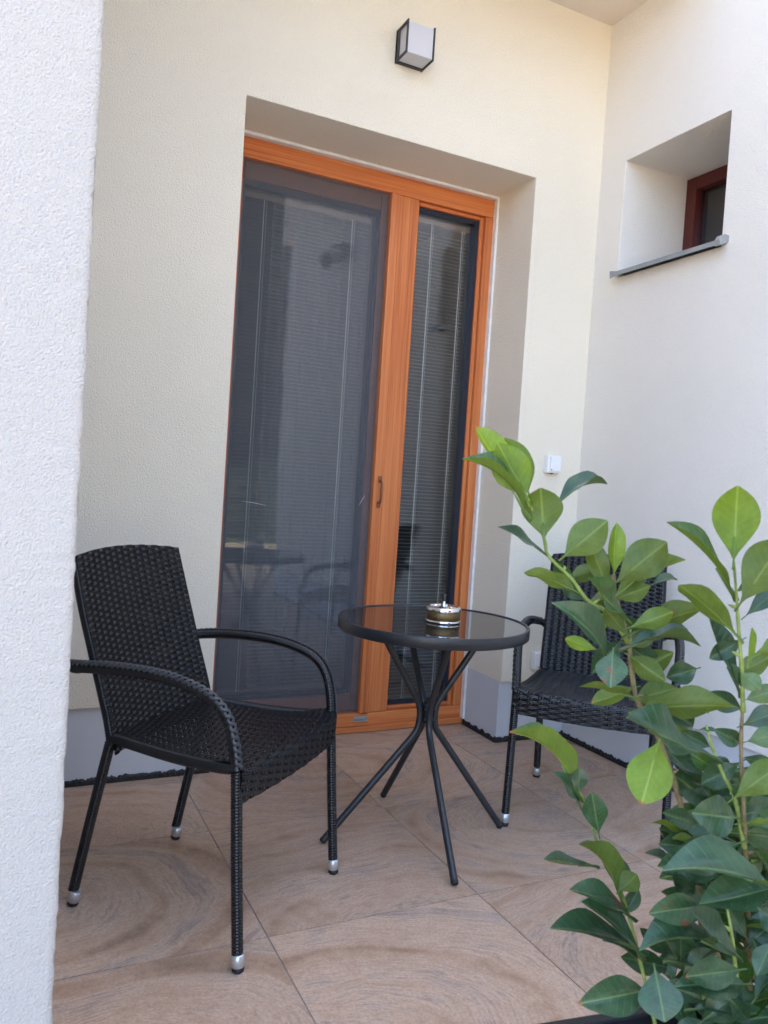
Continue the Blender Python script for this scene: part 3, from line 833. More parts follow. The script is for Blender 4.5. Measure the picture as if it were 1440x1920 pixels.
# right wall with the small window
rw = cells([-3.65, YS, YN, .1], [HP, ZW0, ZW1, 3.46], lambda i, j: not (i == 1 and j == 1), yz, 0, .46).build('side_wall', M_SIDE, fix=True, bevel=.004)
tag(rw, 'cream plastered side wall tinted cool for sky light, with the small high window', 'wall', kind='structure')
m = MB(); m.box((P_IN, -3.64, -.02), (.45, .1, HP+.003)); m.build('plinth', M_PLINTH, rw, bevel=.004)

# black dimpled membrane that stands up between floor and plinth
def membrane(path_a, path_b, parent, h=.021):
    a, b = Vector(path_a), Vector(path_b); L = (b-a).length; n = max(4, int(L/.006)); e = (b-a).normalized(); nr = Vector((e.y, -e.x, 0))
    m = MB(); vs = []
    for i in range(n+1):
        p = a.lerp(b, i/n); t = h + random.uniform(-.005, .003) + (.004 if (i//3) % 3 == 0 else 0)
        o = .0035 + .0035*abs(math.sin(i*.9)) + random.uniform(-.0008, .0008)
        vs += [p + nr*.006 + Vector((0,0,-.002)), p + nr*o + Vector((0,0,t*.55)), p + nr*o*.8 + Vector((0,0,t)), p + Vector((0,0,t)), p + Vector((0,0,-.002))]
    fs = []
    for i in range(n):
        for q in range(4): fs.append((i*5+q, (i+1)*5+q, (i+1)*5+q+1, i*5+q+1))
    m.add(vs, fs, True)
    for i in range(int(L/.021)):      # the studs
        if random.random() < .25: continue
        p = a.lerp(b, (i+.5)*.021/L) + nr*.006 + Vector((0, 0, h*.55 + random.uniform(-.002, .002)))
        m.tube([p - nr*.004, p + nr*.003, p + nr*.0045], [.0062, .0052, .002], 8)
    return m.build('dimpled_membrane', M_MEMBR, parent)
membrane((-2.31, P_IN, 0), (XL+.006, P_IN, 0), bw)
membrane((XR-.004, P_IN, 0), (P_IN, P_IN, 0), bw)
# inside the reveal it faces -x: run from front to back so that its normal points into the recess
membrane((XR, .285, 0), (XR, P_IN-.004, 0), bw)
membrane((P_IN, P_IN, 0), (P_IN, -3.6, 0), rw)

# left-hand house wall; its free corner is ragged plaster
m = MB()
zs = [-.05 + .006*q for q in range(int(3.35/.006))]
cx = [-6.0, -2.75, -2.45, -2.36, -2.31, -2.288, -2.277]
jit = []; w1 = w2 = 0
for z in zs:
    w1 = .55*w1 + random.gauss(0, .0005); w2 = .9*w2 + random.gauss(0, .00012); jit.append(w1 + w2)
vs = []; nC = len(cx) + 3
for z, q in zip(zs, jit):
    for x in cx: vs.append((x, PY + (random.gauss(0, .0005) if x > -2.3 else 0), z))
    vs += [(PX - .003 + q*.8, PY + .0006, z), (PX + q, PY + .0035, z), (PX + q*.4, PY + .012, z)]
fs = []
for a in range(len(zs)-1):
    for b in range(nC-1): fs.append((a*nC+b, a*nC+b+1, (a+1)*nC+b+1, (a+1)*nC+b))
m.add(vs, fs, True)
n0 = len(zs)-1
m.add([vs[nC-1], vs[n0*nC+nC-1], (PX, 5, zs[-1]), (PX, 5, zs[0])], [(0, 3, 2, 1)])
m.add([(-6, PY, zs[0]), (-6, PY, zs[-1]), (-6, 5, zs[-1]), (-6, 5, zs[0])], [(0, 1, 2, 3)])
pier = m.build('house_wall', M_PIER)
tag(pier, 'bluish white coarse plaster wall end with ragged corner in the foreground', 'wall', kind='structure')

# soffit, and unseen upper storey added to keep the sun off the patio
SOF = -0.66
m = MB(); m.box((-6.6, SOF, HC), (5.6, 7, HC+1.7))
m.box((-6.6, PY-.12, 3.34), (PX+.02, SOF-.001, 3.5)); m.box((.02, -4.0, 3.44), (5.6, SOF-.001, HC+1.7))
tag(m.build('ceiling', M_SOFFIT), 'pale plastered soffit above the patio corner with added sun blocking storey', 'ceiling', kind='structure')

# rooms behind the door and the small window (closed boxes, seen through the glass)
rm = MB()
x0, x1, y0, y1, z0, z1 = -2.6, -.05, .401, 3.4, -.02, 2.66
rm.add([(x0,y0,z0),(x1,y0,z0),(x1,y1,z0),(x0,y1,z0),(x0,y0,z1),(x1,y0,z1),(x1,y1,z1),(x0,y1,z1)], [(0,1,2,3),(4,7,6,5),(1,5,6,2),(2,6,7,3),(3,7,4,0)])
x0, x1, y0, y1, z0, z1 = .461, 2.6, -2.2, .39, -.02, 2.8
rm.add([(x0,y0,z0),(x1,y0,z0),(x1,y1,z0),(x0,y1,z0),(x0,y0,z1),(x1,y0,z1),(x1,y1,z1),(x0,y1,z1)], [(0,1,2,3),(4,7,6,5),(1,5,6,2),(2,6,7,3),(0,4,5,1)])
tag(rm.build('room_wall', M_ROOM), kind='structure')

# yard: pale house added for warm bounce light; small conifer mirrored in the door
nh = empty('added_yard_house', (15.0, -15.5, -.06))
tag(nh, 'pale rendered house added across the yard to bounce warm light', 'house')
m = cells([-7, -4.6, -3.4, -.6, .6, 3.4, 4.6, 7], [0, .9, 2.2, 3.6, 4.8, 5.6], lambda i, j: not (i in (1, 3, 5) and j in (1, 3)), xz, 0, -.3)
m.build('wall', plaster('neighbour_render', (.66, .61, .52)), nh, fix=True)
for x in (-4, 0, 4):
    for z in (.9, 3.6):
        m = MB()
        for a, b in (((x-.6, -.14, z), (x-.52, -.08, z+1.3 if z < 2 else z+1.2)), ((x+.52, -.14, z), (x+.6, -.08, z+1.3 if z < 2 else z+1.2)), ((x-.52, -.14, z), (x+.52, -.08, z+.08)), ((x-.03, -.14, z+.08), (x+.03, -.08, z+1.2))): m.box(a, b)
        wfr = m.build('window', M_SWITCH, nh)
        m = MB(); m.box((x-.6, -.2, z), (x+.6, -.18, z+1.3 if z < 2 else z+1.2)); m.build('pane', M_GASKET, wfr)
m = MB(); m.prism([(-7.5, 5.6), (7.5, 5.6), (0, 8.4)], xz, .5, -9); m.build('roof', simple('clay_roof', (.22, .09, .055), .8, var=.2), nh)
M_NEEDLE = simple('conifer_needles', (.035, .065, .030), .7, var=.4, vscale=8)
def conifer(x, y, h, label, n):
    cf = empty('conifer', (x, y, -.06)); tag(cf, label, 'tree', 'conifers in the yard')
    m = MB(); m.tube([(0, 0, 0), (.02, 0, h*.5), (0, 0, h)], [.027*h, .019*h, .006], 8); m.build('trunk', M_BARK, cf)
    m = MB()
    for k in range(n):
        z = random.uniform(.08, 1)*h; r = (1.05*h-z)*(.34 if h < 3 else .30)*random.uniform(.5, 1.05); a = random.uniform(0, 2*PI)
        d = Vector((math.cos(a), math.sin(a), random.uniform(.05, .5))); p = Vector((0, 0, z)); q = p + d*r; s = Vector((-d.y, d.x, 0))*random.uniform(.010, .024)*h
        m.add([p + (q-p)*.25, p + (q-p)*.6 + s, q, p + (q-p)*.6 - s + Vector((0, 0, -.01*h))], [(0, 1, 2, 3)])
    m.build('crown', M_NEEDLE, cf)
conifer(.9, -7.2, 1.9, 'small dark conifer in the yard seen only in the glass', 420)
for x, y, h, lab in ((.4, -12.0, 9.4, 'dark conifer nearest the house in the row added to darken the door glass'), (1.9, -12.6, 9.8, 'second dark conifer of the row added to darken the door glass'),
                     (3.5, -12.2, 9.2, 'third dark conifer of the row added to darken the door glass'), (5.2, -12.8, 9.6, 'tallest dark conifer of the row added to darken the door glass'),
                     (7.0, -13.0, 9.0, 'fifth dark conifer of the row added to darken the door glass'), (9.0, -13.5, 8.4, 'last dark conifer of the row added to darken the door glass')):
    conifer(x, y, h, lab, 2400)  # tree row added to darken the reflection in the door glass

hg = MB(); hw_ = 0
for k in range(3600):
    x = random.uniform(-1.5, 11); z = random.uniform(0, 1.35); y = -10.3 + random.choice((-1, 1))*random.uniform(.15, .42)
    if random.random() < .3: z = random.uniform(1.2, 1.45); y = -10.3 + random.uniform(-.4, .4)
    d = Vector((random.uniform(-1, 1), random.uniform(-1, 1), random.uniform(-.4, 1))).normalized(); t_ = d.orthogonal().normalized()*.05
    c_ = Vector((x, y, z)); hg.add([c_ - d*.02, c_ + d*.05 + t_, c_ + d*.13, c_ + d*.05 - t_], [(0, 1, 2, 3)])
hg.box((-1.5, -10.5, -.06), (11, -10.1, 1.25))  # hedge added to keep sunlit ground out of the door's reflection
tag(hg.build('hedge', M_NEEDLE), 'low clipped dark hedge added in front of the conifers to darken the door glass', 'hedge')

# ------------------------------------------------------------------ patio door
door = empty('patio_door', (-.99, D, 0))
tag(door, 'golden oak patio door with a wide leaf and a narrow side light', 'door')
loc = Vector((-.99, D, 0))
def wbox(name, mat, a, b, parent=door, bevel=.003):
    """a box given in world coordinates, stored relative to the door"""
    base = Vector(parent.matrix_basis.translation) if parent.parent is None else Vector()
    m = MB(); m.box(a, b)
    m.v = [tuple(Vector(p) - loc) for p in m.v]
    return m.build(name, mat, parent, bevel=bevel)
def at_door(m, name, mat, parent=door, bevel=None):
    m.v = [tuple(Vector(p) - loc) for p in m.v]
    return m.build(name, mat, parent, bevel=bevel)
fr = wbox('frame', M_WOODH, (XL+.003, D+.003, 2.378), (XR-.003, .392, ZT-.013))
wbox('jamb', M_WOODV, (XL+.003, D+.003, .001), (-1.600, .392, 2.377), fr)
wbox('jamb', M_WOODV, (-.404, D+.003, .086), (XR-.003, .392, 2.377), fr)
wbox('mullion', M_WOODV, (-.853, D+.002, .086), (-.757, .392, 2.377), fr)
wbox('threshold', M_WOODH, (-1.599, D+.003, .001), (XR-.003, .392, .085), fr)
wbox('weather_bar', M_WOODH, (-1.599, D-.010, .002), (XR-.004, D+.0025, .030), fr, .004)
# narrow fixed light: stepped timber bead, dark rubber, pane
for a, b, mt in (((-.424, D+.020, .087), (-.405, .372, 2.376), M_WOODV), ((-.756, D+.020, .087), (-.745, .372, 2.376), M_WOODV), ((-.744, D+.020, 2.360), (-.425, .372, 2.376), M_WOODH), ((-.744, D+.020, .087), (-.425, .372, .104), M_WOODH)):
    wbox('glazing_bead', mt, a, b, fr)
m = MB()
for a, b in (((-.446, D+.030, .105), (-.4245, .366, 2.359)), ((-.7445, D+.034, .105), (-.738, .366, 2.359)), ((-.737, D+.034, 2.340), (-.447, .366, 2.359)), ((-.737, D+.034, .105), (-.447, .366, .116))): m.box(a, b)
at_door(m, 'gasket', M_GASKET)
m = MB(); m.box((-.742, .340, .109), (-.430, .362, 2.354)); at_door(m, 'pane', M_GLASS)
# wide leaf behind the insect screen
lf = wbox('leaf', M_WOODSHADE, (-.925, .330, .090), (-.856, .390, 2.374))
wbox('stile', M_WOODSHADE, (-1.598, .330, .090), (-1.5405, .390, 2.374), lf)
wbox('rail', M_WOODSHADE, (-1.540, .330, 2.306), (-.926, .390, 2.374), lf)
wbox('rail', M_WOODSHADE, (-1.540, .330, .090), (-.926, .390, .165), lf)
m = MB()
for a, b in (((-.945, .338, .166), (-.9265, .372, 2.305)), ((-1.540, .338, .166), (-1.530, .372, 2.305)), ((-1.529, .338, 2.285), (-.946, .372, 2.305)), ((-1.529, .338, .166), (-.946, .372, .182))): m.box(a, b)
at_door(m, 'gasket', M_GASKET)
m = MB(); m.box((-1.536, .350, .172), (-.932, .368, 2.300)); at_door(m, 'pane', M_GLASS)

# insect screen in front of the wide leaf
scr = empty('insect_screen', (-.99, D, 0))
tag(scr, 'grey insect screen drawn across the wide leaf of the patio door', 'screen')
m = MB(); m.add([(-1.600, D+.014, .088), (-.897, D+.014, .088), (-.897, D+.014, 2.376), (-1.600, D+.014, 2.376), (-1.600, D+.0145, .088), (-.897, D+.0145, .088), (-.897, D+.0145, 2.376), (-1.600, D+.0145, 2.376)], [(0, 1, 2, 3)])
at_door(m, 'mesh', M_MESH, scr)
pb = wbox('pull_bar', M_WOODV, (-.899, D-.014, .087), (-.8545, D+.022, 2.377), scr, .005)
wbox('side_channel', M_WOODV, (-1.5985, D-.004, .088), (-1.5555, D+.012, 2.376), scr)
m = MB()
m.tube(catmull([(-.872, D-.014, 1.027), (-.872, D-.034, 1.034), (-.872, D-.038, 1.075), (-.872, D-.034, 1.116), (-.872, D-.014, 1.123)], .004), .0052, 8)
m.cbox((-.880, D-.020, 1.006), (-.864, D-.013, 1.031), .002); m.cbox((-.880, D-.020, 1.119), (-.864, D-.013, 1.144), .002)
at_door(m, 'handle', M_HANDLE, scr)
for a, b in (((-1.478, 1.003), (-1.376, .990)), ((-.952, 1.010), (-.927, 1.055))):
    m = MB(); m.tube([(a[0], D+.0128, a[1]), ((a[0]+b[0])/2, D+.0126, (a[1]+b[1])/2 + .002), (b[0], D+.0128, b[1])], [.0003, .0008, .0003], 5)
    at_door(m, 'pulled_thread', M_BEAD, scr)
m = MB(); m.cbox((-.924, D-.0145, .052), (-.858, D-.0105, .077), .001)
br = wbox('bottom_rail', M_WOODH, (-1.5545, D-.010, .0315), (-.8535, D+.0015, .0845), scr, .004)
bd = at_door(m, 'badge', M_BADGE, scr)
def text(body, size, pos, mat, parent, rot=(PI/2, 0, 0), name='lettering'):
    c = bpy.data.curves.new(name, 'FONT'); c.body = body; c.size = size; c.extrude = .0003
    c.align_x = 'LEFT'; c.materials.append(mat)
    o = bpy.data.objects.new(name, c); COL.objects.link(o); o.parent = parent
    o.location = Vector(pos) - loc; o.rotation_euler = rot
    me = bpy.data.meshes.new_from_object(o.evaluated_get(bpy.context.evaluated_depsgraph_get()))
    q = bpy.data.objects.new(name, me); mw = o.matrix_basis.copy(); bpy.data.objects.remove(o)
    q.name = name; COL.objects.link(q); q.parent = parent; q.matrix_basis = mw; return q
text('ROLROL', .0128, (-.9215, D-.0150, .0575), M_INK, bd)
text('S', .0160, (-.8705, D-.0150, .0605), M_INK, bd)

# venetian blinds behind both panes: every slat an object
def blind(label, x0, x1, z0, z1, y, cords, smat, parent_name='venetian_blind'):
    b = empty(parent_name, ((x0+x1)/2, y, z1)); tag(b, label, 'blind', 'venetian blinds behind the door panes')
    org = Vector(((x0+x1)/2, y, z1))
    def put(m, name, mat):
        m.v = [tuple(Vector(p) - org) for p in m.v]; return m.build(name, mat, b)
    m = MB(); m.box((x0, y-.012, z1), (x1, y+.012, z1+.026)); put(m, 'headrail', M_HEADRAIL)
    m = MB(); m.box((x0, y-.009, z0-.016), (x1, y+.009, z0-.006)); put(m, 'bottom_rail', M_SLAT)
    w = (x1-x0)/2 - .003
    sm = MB(); prof = [(-.0080, -.0010), (-.004, .0004), (0, .0009), (.004, .0004), (.0080, -.0010)]
    sm.add([(s*w, a, z) for s in (-1, 1) for a, z in prof], [(q, q+1, q+6, q+5) for q in range(4)], True)
    first = None; n = int((z1 - z0 - .008)/.0166)
    for k in range(n):
        if first is None: first = sm.build('slat', smat, b); o = first
        else: o = bpy.data.objects.new('slat', first.data); COL.objects.link(o); o.parent = b
        o.location = (random.uniform(-.0006, .0006), 0, z0 + k*.0166 - z1)
        o.rotation_euler = (math.radians(3 + random.uniform(-1.5, 1.5)), 0, random.uniform(-.0006, .0006))
    for cxp in cords:
        m = MB()
        m.tube([(cxp, y-.0125, z0-.012), (cxp, y-.0125, z1)], .0022, 6)
        m.tube([(cxp+.012, y-.0100, z0-.012), (cxp+.012, y-.0100, z1)], .0008, 4)
        m.tube([(cxp+.017, y+.0100, z0-.012), (cxp+.017, y+.0100, z1)], .0005, 4)
        put(m, 'cord', M_CORD)
    return b
blind('grey venetian blind behind the wide leaf and its insect screen', -1.528, -.947, .205, 2.255, .392, (-1.436, -1.036), M_SLAT)
nb = blind('grey venetian blind behind the narrow side light', -.742, -.442, .130, 2.312, .384, (-.646, -.484), M_SLATLIGHT)
# white voile hanging inside
m = MB(); n = 90; vs = []
for k in range(n+1):
    x = -1.34 + .50*k/n; vs += [(x, .56 + .022*math.sin(k*.62) + .012*math.sin(k*.23+1), .03), (x, .56 + .022*math.sin(k*.62) + .012*math.sin(k*.23+1), 2.45)]
m.add(vs, [(2*k, 2*k+2, 2*k+3, 2*k+1) for k in range(n)], True)
tag(m.build('curtain', M_VOILE), 'sheer white curtain hanging inside behind the wide leaf', 'curtain')

# ------------------------------------------------------------------ small window
win = empty('window', (WD, -.43, ZW0)); tag(win, 'small deep set window with dark red frame and black pane', 'window')
org = Vector((WD, -.43, ZW0))
def at_win(m, name, mat, parent=win, bevel=.003):
    m.v = [tuple(Vector(p) - org) for p in m.v]; return m.build(name, mat, parent, bevel=bevel)
m = MB(); y0, y1, z0, z1, w = YS+.002, YN-.002, ZW0+.036, ZW1-.002, .058
m.box((WD, y1-w, z0), (WD+.06, y1, z1)); m.box((WD, y0, z0), (WD+.06, y0+w, z1))
m.box((WD+.001, y0+w, z1-w), (WD+.059, y1-w, z1)); m.box((WD+.001, y0+w, z0), (WD+.059, y1-w, z0+w))
wf = at_win(m, 'frame', M_MAHOG)
m = MB(); m.box((WD+.028, y0+w-.001, z0+w-.001), (WD+.040, y1-w+.001, z1-w+.001)); at_win(m, 'pane', M_GLASSLOW, bevel=None)
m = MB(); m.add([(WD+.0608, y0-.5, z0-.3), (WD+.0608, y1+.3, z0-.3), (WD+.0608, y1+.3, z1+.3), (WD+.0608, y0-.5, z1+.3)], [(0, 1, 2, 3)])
at_win(m, 'dark_backing', M_GASKET, bevel=None)  # black sheet added behind the pane in place of the unlit room
m = MB()
ys0, ys1 = YS - .030, YN - .001
t = .0016
m.prism([(WD, ZW0+.034), (-.040, ZW0+.012), (-.0415, ZW0-.0065), (-.039, ZW0-.0070), (-.0388, ZW0-.0060), (-.0400, ZW0-.0055), (-.038, ZW0+.0105), (WD, ZW0+.032)], lambda u, v, d: (u, d, v), ys0, ys1)
sl = at_win(m, 'sill', M_SILL, bevel=None)
m = MB()   # folded end pieces of the sill
m.prism([(-.041, ZW0-.013), (.02, ZW0+.017), (.0, ZW0+.032), (-.018, ZW0+.034), (-.036, ZW0+.026), (-.045, ZW0+.010)], lambda u, v, d: (u, d, v), ys0-.004, ys0+.022)
at_win(m, 'end_cap', M_SILL, sl)
m = MB(); m.prism([(-.041, ZW0-.013), (.0, ZW0+.016), (-.004, ZW0+.027), (-.043, ZW0+.020)], lambda u, v, d: (u, d, v), ys1+.001, ys1+.006)
at_win(m, 'end_cap', M_SILL, sl)

# ------------------------------------------------------------------ lamps and switches
lamp = empty('wall_lamp', (-.998, 0, 2.75)); tag(lamp, 'black framed square wall lamp with white diffuser above the door', 'lamp')
def wl(m, name, mat, bevel=.0015):
    return m.build(name, mat, lamp, bevel=bevel)
W2, LH, LD = .0605, .124, .100
m = MB(); m.box((-W2, -.016, 0), (W2, -.001, LH)); wl(m, 'back_plate', M_LAMPBLK)
for s in (-1, 1):
    m = MB(); xa, xb = (s*W2 - .006, s*W2) if s > 0 else (-W2, -W2 + .006)
    b = .010
    m.box((xa, -LD, -.001), (xb, -LD+b, LH+.001)); m.box((xa, -.028, -.001), (xb, -.0005, LH+.001))
    m.box((xa, -LD+b, -.001), (xb, -.028, b)); m.box((xa, -LD+b, LH-b), (xb, -.028, LH+.001))
    wl(m, 'side_frame', M_LAMPBLK)
m = MB(); m.cbox((-W2+.0065, -LD+.004, .004), (W2-.0065, -.017, LH-.004), .003); wl(m, 'diffuser', M_OPAL, None)

tw = empty('floodlight', (0, -2.25, 2.93)); tag(tw, 'twin round floodlight on the side wall, seen mirrored in the door', 'lamp')
m = MB(); m.cbox((-.045, -.05, -.05), (0, .05, .05), .008); m.build('back_box', M_LAMPBLK, tw)
for s in (-1, 1):
    m = MB(); c0 = Vector((-.06, s*.06, 0)); d = Vector((-.55, s*.55, -.55)).normalized()
    m.tube([c0 + Vector((.03, -s*.05, 0)), c0, c0 + d*.02, c0 + d*.02, c0 + d*.13, c0 + d*.145], [.014, .014, .02, .052, .068, .064], 20)
    h = m.build('lamp_head', M_LAMPBLK, tw)
    m = MB(); e = c0 + d*.1455; m.tube([e, e + d*.002], [.058, .057], 20); m.build('lens', M_OPAL, h)

def switch(loc_, label, cat):
    s = empty(cat.replace(' ', '_'), loc_); tag(s, label, cat)
    m = MB(); m.cbox((-.037, -.030, -.039), (.037, 0, .039), .006); m.build('housing', M_SWITCH, s)
    m = MB(); m.cbox((-.026, -.0375, -.031), (.030, -.0302, .031), .003); r = m.build('rocker', M_SWITCH, s)
    m = MB(); m.cbox((-.023, -.0385, -.027), (-.017, -.0372, -.023), .0004); m.build('indicator', M_INK, r)
    m = MB(); m.box((-.004, -.02, -.0425), (.006, -.006, -.0385)); m.build('cable_gland', M_RUBBER, s)
    return s
switch((-.168, 0, 1.247), 'white surface mounted rocker switch on the wall beside the door', 'light switch')
switch((-.162, 0, .366), 'white covered wall socket low down behind the far chair', 'wall socket')

# ------------------------------------------------------------------ wicker chairs
def ribbed(m, path, r, pitch=.0072, seg=10, amp=.0019):
    """tube wound with round strand: the radius swells once per turn"""
    P = catmull(path, pitch/4)
    R = [r - amp*(.5 - .5*math.cos(PI*k/2)) for k in range(len(P))]
    m.tube(P, R, seg)
    return P

def strand(m, pts, nrm, half, thick):
    """flat half-round strand along pts; nrm: surface normals"""
    n = len(pts); vs = []
    for i in range(n):
        p = pts[i]; t = (pts[min(i+1, n-1)] - pts[max(i-1, 0)]).normalized(); q = nrm[i]; s = t.cross(q).normalized()
        vs += [p - s*half, p - s*half*.55 + q*thick, p + s*half*.55 + q*thick, p + s*half, p - q*thick*.8]
    fs = []
    for i in range(n-1):
        for k in range(5): fs.append((i*5+k, i*5+(k+1) % 5, (i+1)*5+(k+1) % 5, (i+1)*5+k))
    m.add(vs, fs, True)

def weave(surf, nstake, rows, v0, v1, row_pitch, per_row=2, amp=.0022, u0=-1, u1=1, mat_s=None, parent=None, name='weave', stake_half=.0036, wid=1.0):
    """plain weave on surf(u, v): strands run along u, pairs of stakes along v"""
    def nrm(u, v):
        e = 1e-3
        a = surf(u+e, v) - surf(u-e, v); b = surf(u, v+e) - surf(u, v-e)
        return a.cross(b).normalized()
    m = MB(); sub = 4; n = nstake*sub
    for r in range(rows):
        for q in range(per_row):
            v = v0 + (v1-v0)*(r + (q+.5)/per_row)/rows
            pts, ns = [], []
            for k in range(n+1):
                u = u0 + (u1-u0)*k/n
                ph = math.cos(PI*(k/sub - .5)) if False else math.sin(PI*(k/sub))
                ph = max(-1, min(1, ph*1.5))
                nn = nrm(u, v); ns.append(nn)
                pts.append(surf(u, v) + nn*(amp*ph*(1 if r % 2 else -1) + random.uniform(-.0003, .0003)))
            strand(m, pts, ns, row_pitch/per_row*.5*wid, .0012)
    st = MB(); nv = rows*2
    for k in range(nstake):
        for off in (-1, 1):
            u = u0 + (u1-u0)*(k+.5)/nstake
            pts, ns = [], []
            for j in range(nv+1):
                v = v0 + (v1-v0)*j/nv
                nn = nrm(u, v); ns.append(nn)
                e = 1e-3; su = (surf(u+e, v) - surf(u-e, v)).normalized()
                r = j/2 - .5
                sg = math.sin(PI*(r+.5)) * (-1 if k % 2 else 1)
                pts.append(surf(u, v) + su*off*stake_half*1.06 + nn*(amp*.9*sg))
            strand(st, pts, ns, stake_half, .0011)
    return m, st

def make_chair():
    root = empty('wicker_armchair')
    R = .0140
    post = lambda s: [(s*.205, -.168, .425), (s*.205, -.182, .48), (s*.205, -.203, .54), (s*.205, -.236, .63), (s*.206, -.278, .75), (s*.203, -.316, .868)]
    for s in (-1, 1):
        m = MB(); ribbed(m, [(s*.210, -.2585, .040), (s*.208, -.215, .24), (s*.2055, -.172, .43)], R)
        l = m.build('leg', M_WICKER, root)
        d = Vector((s*.21, -.26, 0)); up = Vector((0, .22, 1)).normalized()
        m = MB(); m.tube([d+up*.012, d+up*.013, d+up*.040, d+up*.041], [.0135, .0152, .0152, .0135], 16); m.build('ferrule', M_SILVER, l)
        m = MB(); m.tube([d, d+up*.003, d+up*.0125], [.0110, .0138, .0138], 16); m.build('rubber_foot', M_RUBBER, l)
        m = MB(); ribbed(m, [(s*.250, .2455, .040), (s*.248, .228, .25), (s*.2465, .214, .445)], R)
        l = m.build('leg', M_WICKER, root)
        d = Vector((s*.250, .25, 0)); up = Vector((0, -.09, 1)).normalized()
        m = MB(); m.tube([d+up*.012, d+up*.013, d+up*.040, d+up*.041], [.0135, .0152, .0152, .0135], 16); m.build('ferrule', M_SILVER, l)
        m = MB(); m.tube([d, d+up*.003, d+up*.0125], [.0110, .0138, .0138], 16); m.build('rubber_foot', M_RUBBER, l)
        # armrest: rises from the front leg, bends back and meets the back post
        path = [(s*.2465, .213, .447), (s*.2485, .206, .50), (s*.253, .186, .560), (s*.258, .146, .600), (s*.261, .080, .622), (s*.262, 0, .632), (s*.264, -.10, .631), (s*.264, -.19, .623), (s*.254, -.25, .615), (s*.230, -.278, .608), (s*.205, -.268, .604)]
        m = MB(); P = ribbed(m, path, R+.0006)
        arm = m.build('armrest', M_WICKER, root)
        # plaited band along the upper outer side
        b = MB(); n = len(P)
        for ph in (0, PI):
            pts, ns = [], []
            for i in range(2, n-2):
                t = (P[i+1]-P[i-1]).normalized(); side = Vector((s, 0, 0)); side = (side - t*side.dot(t)).normalized(); top = t.cross(side)*s
                if i/n < .25: pass
                a = .55 + .42*math.sin(i*.0018/.0150*PI + ph)
                q = (top*math.cos(a) + side*math.sin(a))
                pts.append(P[i] + q*(R + .0016 + .0014*math.cos(i*.0018/.0150*PI + ph))); ns.append(q)
            strand(b, pts, ns, .0042, .0018)
        b.build('plait', M_WICKERHI, arm)
    # back: woven panel between two wound posts
    def back(u, v):
        P = BACKP; t = v*(len(P)-1); i = max(0, min(int(t), len(P)-2)); p = P[i].lerp(P[i+1], t-i) if t <= len(P)-1 else P[-1] + (P[-1]-P[-2])*(t-len(P)+1)
        return Vector((p.x*u*1.035, p.y - .030*(1-u*u) + .0125, p.z + .003*v + .014*(1-u*u)*max(0, v)**2))
    BACKP = catmull(post(1), .01)
    m = MB()
    for s in (-1, 1): ribbed(m, post(s), R)
    ribbed(m, [back(-.96+.12*k, 1.0) + Vector((0, -.011, -.010)) for k in range(17)], .0115)
    bk = m.build('backrest', M_WICKER, root)
    wv, st = weave(back, 17, 64, -.050, 1.015, .0074, wid=1.30, stake_half=.0031, amp=.0028)
    wv.build('weave', M_WICKER, bk); st.build('stakes', M_WICKERHI, bk)
    # seat: one woven surface that runs forward, rolls over the front bar and hangs as an apron
    prof = catmull([(0, -.198, .449), (0, -.10, .442), (0, .0, .440), (0, .10, .442), (0, .180, .450), (0, .214, .452), (0, .2285, .440), (0, .229, .412), (0, .226, .372)], .006)
    def seat(u, v):
        t = v*(len(prof)-1); i = max(0, min(int(t), len(prof)-2)); p = prof[i].lerp(prof[i+1], t-i)
        hw = .208 + (.2445-.208)*max(0, min(1, (p.y+.17)/.38))
        f = max(0, min(1, (v-.55)/.25))
        sag = -.007*(1-u*u)*(1-f*.5)
        lift = f*.012*max(0, (abs(u)-.78)/.22)**1.5 * max(0, 1-max(0, v-.86)/.08)
        droop = 0
        return Vector((hw*u*(.90 + .125*max(0, min(1, (p.y+.19)/.12))), p.y + .010*f*(1-u*u), p.z + sag + lift + droop))
    sm = MB()
    for s in (-1, 1): ribbed(sm, [(s*.2045, -.165, .440), (s*.225, .02, .436), (s*.240, .15, .442), (s*.243, .212, .449)], .0145)
    ribbed(sm, [(-.205, -.172, .430), (0, -.174, .428), (.205, -.172, .430)], .0115)
    ribbed(sm, [(-.243, .214, .428), (-.1, .216, .418), (.1, .216, .418), (.243, .214, .428)], .0115)
    se = sm.build('seat', M_WICKER, root)
    Ls = sum((prof[i+1]-prof[i]).length for i in range(len(prof)-1))
    wv, st = weave(seat, 14, int(Ls/.0090), 0.0, 1.0, .0090, amp=.0016, wid=1.30, stake_half=.0046)
    wv.build('weave', M_WICKER, se); st.build('stakes', M_WICKER, se)
    return root

G_CH = 'black wicker armchairs at the bistro table'
chair = make_chair()
tag(chair, 'black wicker armchair left of the round table, close to the ragged house wall', 'armchair', G_CH)
def place(o, x, y, fx, fy):
    o.location = (x, y, 0); o.rotation_euler = (0, 0, math.atan2(-fx, fy))
far = copy_tree(chair)
tag(far, 'black wicker armchair in the far corner half hidden behind the laurel leaves', 'armchair', G_CH)
place(chair, -1.824, -.816, .677, -.736)
place(far, -.457, -.715, -.70, -.716)

